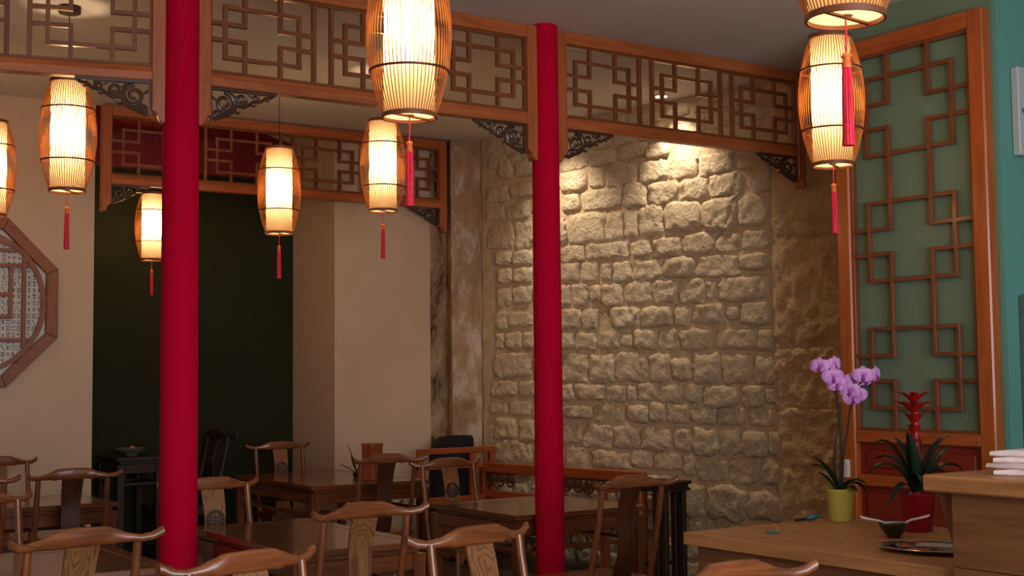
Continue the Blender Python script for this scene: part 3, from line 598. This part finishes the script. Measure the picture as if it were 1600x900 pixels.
mb = MB(); mb.tube([(0,-.01,.0),(.0,.0,.006),(.002,.008,.02)], .0025, 6); obj('lever', mb.mesh('lever', M_STEEL, smooth=True), t)

# ------------------------------------------------------------------ octagonal mahjong frame on the white wall
oc = thing('octagon_frame', 'octagonal wooden wall frame filled with mahjong tiles, cut by left edge', 'wall art', (2.052, 10.125, 2.119))
R_, FW = .624, .085
for k in range(8):
    a0, a1 = math.radians(22.5 + 45*k), math.radians(67.5 + 45*k); ro, ri = R_/math.cos(PI/8), (R_-FW)/math.cos(PI/8)
    mb = MB(); mb.prism([(ro*math.cos(a0),ro*math.sin(a0)),(ro*math.cos(a1),ro*math.sin(a1)),(ri*math.cos(a1),ri*math.sin(a1)),(ri*math.cos(a0),ri*math.sin(a0))], lambda a, b, d: (a, d, b), -.06, -.002)
    obj('frame_side', mb.mesh('frame_side', wood('octa', 'z' if k in (3,7) else 'x'), bev=.004), oc)
ri = (R_-FW+.01)/math.cos(PI/8)
mb = MB(); mb.prism([(ri*math.cos(math.radians(22.5+45*k)), ri*math.sin(math.radians(22.5+45*k))) for k in range(8)], lambda a, b, d: (a, d, b), -.012, -.002); obj('backing_board', mb.mesh('backing_board', M_WHITE), oc)
mb = MB(); rr = .522
mb.loft([[((rr+da)*math.cos(2*PI*j/64), dy, (rr+da)*math.sin(2*PI*j/64)) for da, dy in ((.018,-.05),(.018,-.03),(-.018,-.03),(-.018,-.05))] for j in range(65)], cap=False)
obj('ring_moulding', mb.mesh('ring_moulding', wood('octa','x')), oc)
hw = .015
for x in (-.378, .378): part(oc, 'frame_bar', (x-hw,-.048,-.335), (x+hw,-.028,.335), wood('octa','z'), .003)
for z in (-.275, .275): part(oc, 'frame_bar', (-.43,-.046,z-hw), (.43,-.029,z+hw), wood('octa','x'), .003)
for x in (-.285, .285): part(oc, 'frame_bar', (x-hw,-.047,-.12), (x+hw,-.028,.275), wood('octa','z'), .003)
for z, e in ((.06, .285), (-.105, .30)): part(oc, 'frame_bar', (-e,-.045,z-hw), (e,-.029,z+hw), wood('octa','x'), .003)
for s in (-1, 1):
    mb = MB(); mb.obox((s*.27,-.038,.43),(s*.075,0,-.028),(0,.010,0),(.005*s,0,.013)); obj('frame_bar', mb.mesh('frame_bar', wood('octa','x')), oc)
    part(oc, 'frame_bar', (min(s*.2,s*.34),-.046,.375), (max(s*.2,s*.34),-.029,.402), wood('octa','x'), .003)
TW, TH = .0365, .0475
def disc(mb, x, z, r, y, n=8): mb.add([(x+r*math.cos(2*PI*j/n), y, z+r*math.sin(2*PI*j/n)) for j in range(n)], [tuple(range(n))])
def tile_mesh(kind):
    rnd = random.Random(kind * 13 + 5); mb = MB(); e = .0012
    a, b = TW/2 - .0007, TH/2 - .0007
    mb.add([(-a,0,-b),(a,0,-b),(a,0,b),(-a,0,b),(-a,-.008,-b),(a,-.008,-b),(a,-.008,b),(-a,-.008,b),(-a+e,-.0095,-b+e),(a-e,-.0095,-b+e),(a-e,-.0095,b-e),(-a+e,-.0095,b-e)],
           [(0,1,5,4),(1,2,6,5),(2,3,7,6),(3,0,4,7),(4,5,9,8),(5,6,10,9),(6,7,11,10),(7,4,8,11),(8,9,10,11)])
    Y_ = -.0099
    def bar(x0, z0, x1, z1):
        x0 -= .0009; x1 += .0009; z0 -= .0009; z1 += .0009; mb.add([(x0,Y_,z0),(x1,Y_,z0),(x1,Y_,z1),(x0,Y_,z1)], [(0,1,2,3)])
    if kind == 0:                                     # one big circle
        mb.mi = 3; disc(mb, 0, 0, .0125, Y_, 14); mb.mi = 0; disc(mb, 0, 0, .0085, Y_-.0002, 12); mb.mi = 2; disc(mb, 0, 0, .005, Y_-.0004, 10)
    elif kind in (1, 2, 3):                           # dots
        for i, (x, z) in enumerate({1:[(-1,1),(1,1),(-1,-1),(1,-1)], 2:[(-1,1.3),(1,1.3),(-1,0),(1,0),(-1,-1.3),(1,-1.3)], 3:[(-1,1.2),(0,0),(1,-1.2)]}[kind]):
            mb.mi = 3 if i < 2 else (2 if kind != 1 else 1); disc(mb, x*.0072, z*.011, .0058, Y_)
    elif kind in (4, 5):                              # bamboo sticks
        for i, (x, z) in enumerate([(-1,1),(0,1),(1,1),(-1,-1),(0,-1),(1,-1)] if kind == 4 else [(-.6,1),(.6,1),(-.6,-1),(.6,-1)]):
            mb.mi = 2 if (kind == 4 and x == 0) else 3; bar(x*.0085-.0022, z*.0095-.007, x*.0085+.0022, z*.0095+.007)
    elif kind in (6, 7, 8):                           # character tiles: black numeral above, red sign below
        mb.mi = 1
        for i in range(kind - 5): bar(-.009, .0085+.0045*i, .009, .0108+.0045*i)
        mb.mi = 2; bar(-.0095,-.0035,.0095,-.001); bar(-.0015,-.016,.0015,.004); bar(-.008,-.0105,.008,-.008)
        mb.add([(-.009,Y_,-.018),(-.006,Y_,-.018),(.0,Y_,-.009),(-.003,Y_,-.009)], [(0,1,2,3)]); mb.add([(.006,Y_,-.018),(.009,Y_,-.018),(.003,Y_,-.009),(.0,Y_,-.009)], [(0,1,2,3)])
    elif kind == 9:                                   # empty frame
        mb.mi = 1; bar(-.011,-.016,-.009,.016); bar(.009,-.016,.011,.016); bar(-.011,.014,.011,.016); bar(-.011,-.016,.011,-.014)
    elif kind == 10:                                  # red cross-like sign
        mb.mi = 2; bar(-.0015,-.017,.0015,.017); bar(-.010,.0,.010,.003); bar(-.010,.0,-.0075,.009); bar(.0075,.0,.010,.009); bar(-.010,.0065,.010,.009)
    else:                                             # wind sign
        mb.mi = 1 if kind == 11 else 3; bar(-.010,.008,.010,.0105); bar(-.0015,-.016,.0015,.016); bar(-.008,-.001,.008,.0015)
        for s in (-1, 1): mb.add([(s*.0105,Y_,-.014),(s*.008,Y_,-.015),(s*.001,Y_,-.002),(s*.0025,Y_,0)], [(0,1,2,3)])
    return mb.mesh('mahjong_tile', [M_TILE, M_INKB, M_INKR, M_INKG])
tiles = [tile_mesh(k) for k in range(13)]; rest = MB(); cnt = 0
for i in range(-14, 15):
    for j in range(-11, 12):
        x, z = (i + .5) * TW, j * TH
        if math.hypot(abs(x) + TW*.3, abs(z) + TH*.3) > rr: continue
        if x > .12:
            o = obj('mahjong_tile', tiles[random.randrange(13)], oc); o.location = (x, -.012, z); cnt += 1
        else:
            src = tiles[random.randrange(13)]; off = len(rest.v)
            rest.v += [(v.co.x + x, v.co.y - .012, v.co.z + z) for v in src.vertices]
            for p in src.polygons: rest.f.append(tuple(off + q for q in p.vertices)); rest.m.append(p.material_index)
o = obj('mahjong_tiles', rest.mesh('mahjong_tiles', [M_TILE, M_INKB, M_INKR, M_INKG]), oc); o['kind'] = 'stuff'

# ------------------------------------------------------------------ ceiling spotlights washing the stone wall
def spot(x, y, tx, ty, tz, label):
    r = thing('ceiling_spotlight', label, 'spotlight', (x, y, CEIL), 0, 'ceiling spots along the stone wall')
    mb = MB(); mb.lathe([(.045,-.001),(.062,-.001),(.062,-.008),(.045,-.012),(.045,-.001)], 24); obj('trim_ring', mb.mesh('trim_ring', M_WHITE, smooth=True), r)
    mb = MB(); mb.lathe([(0,-.004),(.044,-.004)], 20); obj('lens', mb.mesh('lens', M_LENS), r)
    l = bpy.data.lights.new('spot_beam', 'SPOT'); l.energy = SPOT_W; l.color = (1.0, .85, .66); l.spot_size = math.radians(95); l.spot_blend = .9; l.shadow_soft_size = .03
    o = bpy.data.objects.new('spot_beam', l); COL.objects.link(o); o.parent = r; o.location = (0, 0, -.03)
    o.rotation_euler = (Vector((tx, ty, tz)) - Vector((x, y, CEIL))).to_track_quat('-Z', 'Y').to_euler()
spot(6.494, 7.563, 6.72, 7.53, 1.8, 'bright ceiling spotlight seen through the right lattice transom')
spot(6.10, 8.75, 6.50, 8.70, 1.6, 'second ceiling spotlight by the stone wall, behind the right lattice transom')

# ------------------------------------------------------------------ yoke-back chairs
def interp(tab, s):
    for (a, va), (b, vb) in zip(tab, tab[1:]):
        if s <= b: 
            t = (s - a) / (b - a); t = t * t * (3 - 2 * t) * .5 + t * .5; return va + (vb - va) * t
    return tab[-1][1]
TOPZ = [(0,1.018),(.31,1.016),(.42,1.004),(.6,.986),(.74,.979),(.87,.984),(1,1.004)]
THK = [(0,.068),(.30,.066),(.36,.064),(.5,.044),(.62,.032),(.8,.029),(.92,.032),(1,.034)]
def yoff(z):                                            # back line of the chair: leans forward going down
    t = (.95 - z) / .5; t = max(0, min(1, t)); return .105 * t * (0.75 + .25 * t)
def build_chair(hue='chair', sph='splat', label=''):
    c = thing('yoke_back_chair', '', 'chair', group='yoke-back wooden chairs in the dining room')
    mb = MB(); rings = []; n = 48; m_ = 14
    for i in range(n + 1):
        s = -1 + 2 * i / n; a = abs(s); top = interp(TOPZ, a); th = interp(THK, a); dp = .036 - .006 * a
        zc = top - th / 2; yc = -.052 * max(0, (a - .3) / .7) ** 1.6; ex = 2.2 + 2.6 * max(0, 1 - a / .5); ring = []
        for j in range(m_):
            q = 2 * PI * j / m_; cy, cz = math.cos(q), math.sin(q)
            ring.append((s * .28, yc + math.copysign(abs(cy) ** (2/ex), cy) * dp / 2, zc + math.copysign(abs(cz) ** (2/ex), cz) * th / 2))
        rings.append(ring)
    mb.loft(rings); obj('crest_rail', mb.mesh('crest_rail', wood(hue,'x'), smooth=True), c)
    for s in (-1, 1):
        pts = [(s*(.203 + .004*(k/8)), yoff(.966 - .5*k/8) - .012*(1-k/8), .966 - .5*k/8) for k in range(9)] + [(s*.208,.105,.22),(s*.21,.105,0)]
        mb = MB(); mb.tube(pts, [.0155+.0025*min(1,k/6) for k in range(11)], 10); obj('back_post', mb.mesh('back_post', wood(hue,'z'), smooth=True), c)
    mb = MB(); rings = []
    for k in range(15):
        t = k / 14; z = .955 - .49 * t; y = yoff(z) + .018 * math.sin(2*PI*t) ; w_ = .058 + .004 * math.cos(2*PI*t)
        rings.append([(-w_, y-.006, z), (w_, y-.006, z), (w_, y+.006, z), (-w_, y+.006, z)])
    mb.loft(rings); sp = obj('splat', mb.mesh('splat', wood(sph,'z'), smooth=True), c)
    zz = .795; yy = yoff(zz) + .018 * math.sin(2*PI*(.955-zz)/.49) + .0062; slope = -.2
    me = MB(); 
    for r0, r1, h in ((.052,.044,.006),(.036,.032,.005)):
        me.loft([[(r*math.cos(2*PI*j/28), y, r*math.sin(2*PI*j/28)) for r, y in ((r0,0),(r0,h),(r1,h),(r1,0))] for j in range(29)], cap=False)
    for x in (-.018, 0, .018): me.box((x-.0025,0,-.026 if x == 0 else -.02),(x+.0025,.005,.026 if x == 0 else .02))
    for z in (-.018, -.004, .011): me.box((-.024,0,z-.0025),(.024,.0045,z+.0025))
    for j in range(12):
        a = 2*PI*j/12; me.obox((.040*math.cos(a),.004,.040*math.sin(a)),(.002*math.cos(a),0,.002*math.sin(a)),(0,.004,0),(-.004*math.sin(a),0,.004*math.cos(a)))
    md = obj('carved_medallion', me.mesh('carved_medallion', wood('dark','x')), sp, 'dark round carved medallion'); md.location = (0, yy, zz); md.rotation_euler = (.08, 0, 0); md['kind'] = 'stuff'
    mb = MB(); mb.box((-.245,.085,.437),(.245,.535,.462)); obj('seat', mb.mesh('seat', wood(hue,'x'), bev=.006, seg=2), c)
    for s in (-1, 1):
        mb = MB(); mb.tube([(s*.222,.508,.438),(s*.226,.512,0)], .018, 10); obj('front_leg', mb.mesh('front_leg', wood(hue,'z'), smooth=True), c)
        mb = MB(); mb.box((s*.215-.011,.11,.15),(s*.215+.011,.50,.175)); obj('stretcher', mb.mesh('stretcher', wood(hue,'y'), bev=.004), c)
        mb = MB(); mb.box((s*.215-.009,.12,.395),(s*.215+.009,.495,.437)); obj('seat_rail', mb.mesh('seat_rail', wood(hue,'y'), bev=.003), c)
    for y, z in ((.51,.10),(.108,.2)):
        mb = MB(); mb.box((-.215,y-.010,z-.012),(.215,y+.010,z+.014)); obj('stretcher', mb.mesh('stretcher', wood(hue,'x'), bev=.004), c)
    mb = MB(); mb.prism([(-.21,.437),(.21,.437),(.21,.35),(.185,.36),(.17,.395),(.12,.41),(-.12,.41),(-.17,.395),(-.185,.36),(-.21,.35)], lambda a, b, d: (a, d, b), .498, .516); obj('front_apron', mb.mesh('front_apron', wood(hue,'x')), c)
    return c
protos = {}
CH = [(1.353,4.678,.147,0,'nearest chair at lower left, seen from behind, left of the thick red pillar'),
      (2.23,7.965,-.03,0,'dark-splatted chair seen from behind before the white wall and alcove edge'),
      (2.58,4.89,.08,0,'wavy-grained chair seen from behind at the table between the red pillars'),
      (4.356,5.318,.027,0,'chair seen from behind just right of the right red pillar'),
      (4.377,8.0,-.06,0,'chair seen from behind at the far table, before the wooden canister'),
      (1.62,7.90,.05,0,'chair tip at left edge beside the dark-splatted chair'),
      (1.58,3.83,.21,1,'chair with shiny crest rail overlapping the foot of the thick red pillar'),
      (2.48,3.954,.15,1,'orange-brown chair with pale splat just left of the right red pillar'),
      (4.66,7.75,-.03,1,'chair facing us across the middle table, before the corner bench'),
      (4.57,10.34,-.08,1,'farthest wooden chair facing us in front of the dark green wall'),
      (2.61,6.80,.0,1,'chair with round medallion half hidden behind the thick red pillar'),
      (1.385,6.69,.0,1,'lowest of the chair backs at the left edge, facing us over the front left table'),
      (2.17,9.72,.0,1,'farthest chair at left edge against the white wall'),
      (2.56,2.665,.05,0,'nearest chair, only its orange crest tip showing at the bottom edge')]
def place_chair(x, y, rz, sc, lab, hue='chair', sph='splat'):
    key = (hue, sph)
    if key in protos: c = copy_tree(protos[key])
    else: c = protos[key] = build_chair(hue, sph)
    c['label'] = lab; c.location = (x, y, 0); c.rotation_euler = (0, 0, rz); c.scale = (sc,)*3
for x, y, th, back, lab in CH:
    dk = 'dark-splatted' in lab and 'tip' not in lab or 'right of the right' in lab or 'wooden canister' in lab
    place_chair(x, y + (-.05 if back else .05), th + (PI if back else 0), (.975 if 'middle table' in lab else 1), lab, 'chair', 'chairdark' if dk else 'splat')
for x, y, rz, sc, lab in ((4.16,10.66,PI/2,1.1,'shadowy tall chair in the green alcove, right of the thick red pillar'),):
    place_chair(x, y, rz, sc, lab, 'dark', 'dark')

# ------------------------------------------------------------------ tables
def table(x0, y0, x1, y1, label, h=.78, hue='table', group='dining tables', name='dining_table'):
    t = thing(name, label, 'table', ((x0+x1)/2, (y0+y1)/2, 0), 0, group); a, b = (x1-x0)/2, (y1-y0)/2
    mb = MB(); fw = .075
    mb.box((-a+fw,-b+fw,h-.026),(a-fw,b-fw,h-.001)); obj('table_panel', mb.mesh('table_panel', wood(hue,'y')), t)
    for s in (-1, 1):
        p = [(-a,s*b),(a,s*b),(a-fw,s*(b-fw)),(-a+fw,s*(b-fw))]; mb = MB(); mb.prism(p, lambda u, v, d: (u, v, d), h-.03, h); obj('top_frame', mb.mesh('top_frame', wood(hue,'x'), bev=.003), t)
        p = [(s*a,-b),(s*a,b),(s*(a-fw),b-fw),(s*(a-fw),-b+fw)]; mb = MB(); mb.prism(p, lambda u, v, d: (u, v, d), h-.03, h); obj('top_frame', mb.mesh('top_frame', wood(hue,'y'), bev=.003), t)
    i = .03
    mb = MB(); mb.box((-a+i,-b+i,h-.055),(a-i,b-i,h-.03)); obj('waist', mb.mesh('waist', wood(hue,'x'), bev=.003), t)
    for s in (-1, 1):
        mb = MB(); mb.box((-a+.06, s*(b-.03)-.011, h-.13),(a-.06, s*(b-.03)+.011, h-.055)); obj('apron', mb.mesh('apron', wood(hue,'x'), bev=.004), t)
        mb = MB(); mb.box((s*(a-.03)-.011, -b+.06, h-.13),(s*(a-.03)+.011, b-.06, h-.055)); obj('apron', mb.mesh('apron', wood(hue,'y'), bev=.004), t)
        mb = MB(); mb.box((-a+.06, s*(b-.035)-.009, h-.225),(a-.06, s*(b-.035)+.009, h-.2)); obj('hump_stretcher', mb.mesh('hump_stretcher', wood(hue,'x'), bev=.004), t)
        mb = MB(); mb.box((s*(a-.035)-.009, -b+.06, h-.225),(s*(a-.035)+.009, b-.06, h-.2)); obj('hump_stretcher', mb.mesh('hump_stretcher', wood(hue,'y'), bev=.004), t)
        for q in (-.5, 0, .5):
            mb = MB(); mb.tube([(q*a*1.1-.02, s*(b-.035), h-.165),(q*a*1.1, s*(b-.035), h-.145),(q*a*1.1+.02, s*(b-.035), h-.165),(q*a*1.1, s*(b-.035), h-.185),(q*a*1.1-.02, s*(b-.035), h-.165)], .010, 6); obj('strut', mb.mesh('strut', wood(hue,'z')), t)
        for s2 in (-1, 1):
            x, y = s*(a-.035), s2*(b-.035); mb = MB(); rr_ = []
            for z, w_ in ((h-.055,.033),(h-.16,.03),(.1,.026),(.03,.027),(0,.031)): rr_.append([(x-w_,y-w_,z),(x+w_,y-w_,z),(x+w_,y+w_,z),(x-w_,y+w_,z)])
            mb.loft(rr_); obj('leg', mb.mesh('leg', wood(hue,'z'), bev=.004), t)
    return t
table(.85,5.25,1.87,6.08,'front left dining table behind the nearest lower left chair')
table(2.43,5.32,3.10,6.60,'dining table between the thick red pillar and the wavy-grained chair')
table(4.42,6.53,5.42,7.55,'middle dining table partly hidden by the right red pillar', .708)
table(4.02,8.50,4.98,9.92,'far dining table before the white pier, with wooden canister')
table(1.45,8.25,2.58,9.02,'dining table against the white wall behind the dark-splatted chair')
table(3.22,10.35,3.60,10.9,'dark console table in the green alcove with a footed dish', .93, 'dark', 'alcove furniture', 'console_table')
mb = MB(); mb.lathe([(0,.0),(.045,.0),(.05,.012),(.06,.022),(.11,.04),(.135,.062),(.13,.064),(.10,.05),(0,.04)], 28)
o = tag(obj('serving_dish', mb.mesh('serving_dish', M_DISH, smooth=True)), 'wide patterned footed dish standing on the dark alcove console', 'dish'); o.location = (3.40, 10.56, .931)
mb = MB(); mb.lathe([(0,0),(.02,.001),(.024,.016),(.016,.034),(0,.038)], 12); o = tag(obj('dish_ornament', mb.mesh('dish_ornament', plain('pinkish_clay', lin(170,120,90), .6), smooth=True)), 'small pale lump lying in the footed alcove dish', 'ornament'); o.location = (3.405, 10.56, .975)

# canister and sprig on the far table
cn = thing('wooden_canister', 'tall reddish wooden canister standing on the far dining table', 'canister', (4.625, 8.74, .781), .3)
mb = MB(); rr_ = []
for z, r_ in ((0,.066),(.012,.068),(.02,.064),(.24,.063),(.25,.067),(.27,.066),(.27,.056),(.12,.055)): rr_.append([(math.copysign(abs(math.cos(q)) ** .45, math.cos(q))*r_, math.copysign(abs(math.sin(q)) ** .45, math.sin(q))*r_, z) for q in [2*PI*j/28 for j in range(28)]])
mb.loft(rr_); obj('body', mb.mesh('body', wood('bench','z'), smooth=True), cn)
mb = MB(); mb.lathe([(.0,.1),(.05,.1)], 16); obj('inside', mb.mesh('inside', M_BLACK), cn)
sg = thing('leafy_sprig', 'small sprig of narrow green leaves on far table left of the wooden canister', 'plant', (4.66, 9.05, .781), -YAW)
pot(sg, .03, .036, .035, M_BOWL, 'dish')
for a, w_ in [(((0,0,.03),(-.03,0,.13),(-.075,0,.25)),.016), (((0,0,.03),(-.04,.02,.1),(-.05,.03,.16)),.015), (((0,0,.03),(-.10,0,.09),(-.135,0,.10)),.014), (((0,0,.03),(.02,.05,.13),(.05,.09,.12)),.010), (((0,0,.03),(.10,.06,.06),(.30,.05,.10)),.012)]:
    obj('leaf', leaf_mesh(arc(*a), w_, M_LEAF, .3), sg)

# ------------------------------------------------------------------ benches along the walls
bn = thing('wall_bench', 'long orange-brown wooden bench with carved back against the stone wall', 'bench', (WX, WY, 0), WRZ)
U0, U1 = .12, 2.02
part(bn, 'back_rail', (U0,-.19,.715), (U1,-.13,.80), wood('bench','x'), .008)
part(bn, 'lower_rail', (U0,-.185,.50), (U1,-.135,.56), wood('bench','x'), .006)
part(bn, 'seat', (U0,-.62,.415), (U1,-.13,.455), wood('bench','x'), .008)
part(bn, 'seat_apron', (U0+.05,-.60,.33), (U1-.05,-.575,.414), wood('bench','x'), .005)
for u in (U0+.03, 1.07, U1-.03):
    part(bn, 'back_post', (u-.03,-.188,0), (u+.03,-.132,.714), wood('bench','z'), .005); part(bn, 'front_leg', (u-.03,-.615,0), (u+.03,-.56,.414), wood('bench','z'), .005)
def carved_panel(u0, u1, z0, z1, y):
    mb = MB(); zc = (z0+z1)/2; n = max(2, int((u1-u0)/.11)); st = (u1-u0)/n
    for k in range(n):
        c = (u0 + st*(k+.5), zc); r_ = min(st, z1-z0)*.48
        for fl in (1, -1):
            mb.tube([(p[0], y, p[1]) for p in spiral((c[0]+fl*r_*.1, c[1]), r_, r_*.15, PI*.5, 1.5, 22, fl)], .011, 6)
    mb.box((u0, y-.008, z1-.012), (u1, y+.008, z1)); o = obj('carved_panel', mb.mesh('carved_panel', wood('carved','x'), smooth=True), bn); o['kind'] = 'stuff'
carved_panel(1.10, 1.62, .585, .715, -.16); carved_panel(U0+.06, .55, .575, .715, -.16)
part(bn, 'arm_rail', (U1-.06,-.62,.66), (U1,-.19,.70), wood('bench','y'), .008); part(bn, 'arm_post', (U1-.055,-.62,.455), (U1-.005,-.57,.66), wood('bench','z'), .005)
st = thing('wooden_stand', 'narrow dark wooden stand with moulded cap beside the stone wall, behind the right chair', 'stand', (WX, WY, 0), WRZ)
for z0, z1, e in ((.735,.762,.0),(.712,.735,.018),(.69,.712,.006)): part(st, 'cap_moulding', (2.20+e,-.50+e,z0), (2.53-e,-.22-e,z1), wood('dark','x'), .006)
for u in (2.235, 2.40, 2.475):
    for y in (-.47, -.27): part(st, 'post', (u-.026,y-.02,0), (u+.026,y+.02,.69), wood('bench' if u < 2.3 else 'dark','z'), .006)
for y in (-.47, -.27): part(st, 'stretcher', (2.26,y-.012,.14), (2.45,y+.012,.175), wood('dark','x'), .004)
b2 = thing('corner_bench', 'short orange-brown wooden railing bench across the far corner', 'bench', (0,0,0))
part(b2, 'top_rail', (5.55,9.66,.885), (6.33,9.71,.935), wood('bench','x'), .006); part(b2, 'middle_rail', (5.55,9.665,.755), (6.27,9.705,.80), wood('bench','x'), .005); part(b2, 'lower_rail', (5.55,9.665,.46), (6.27,9.705,.52), wood('bench','x'), .005)
for x in (5.58, 6.10, 6.30): part(b2, 'post', (x-.03,9.66,0), (x+.03,9.71,.884), wood('bench','z'), .005)
mb = MB(); mb.prism([(-.21,0),(.21,0),(.21,1.03),(-.02,1.035),(-.12,1.02),(-.17,.97),(-.20,.90)], lambda a, b, d: (a, d, b), -.05, .05)
o = tag(obj('black_case', mb.mesh('black_case', M_BLACK, bev=.015, seg=2)), 'black soft case with rounded shoulder standing behind the corner bench', 'case'); o.location = (5.955, 9.80, 0)
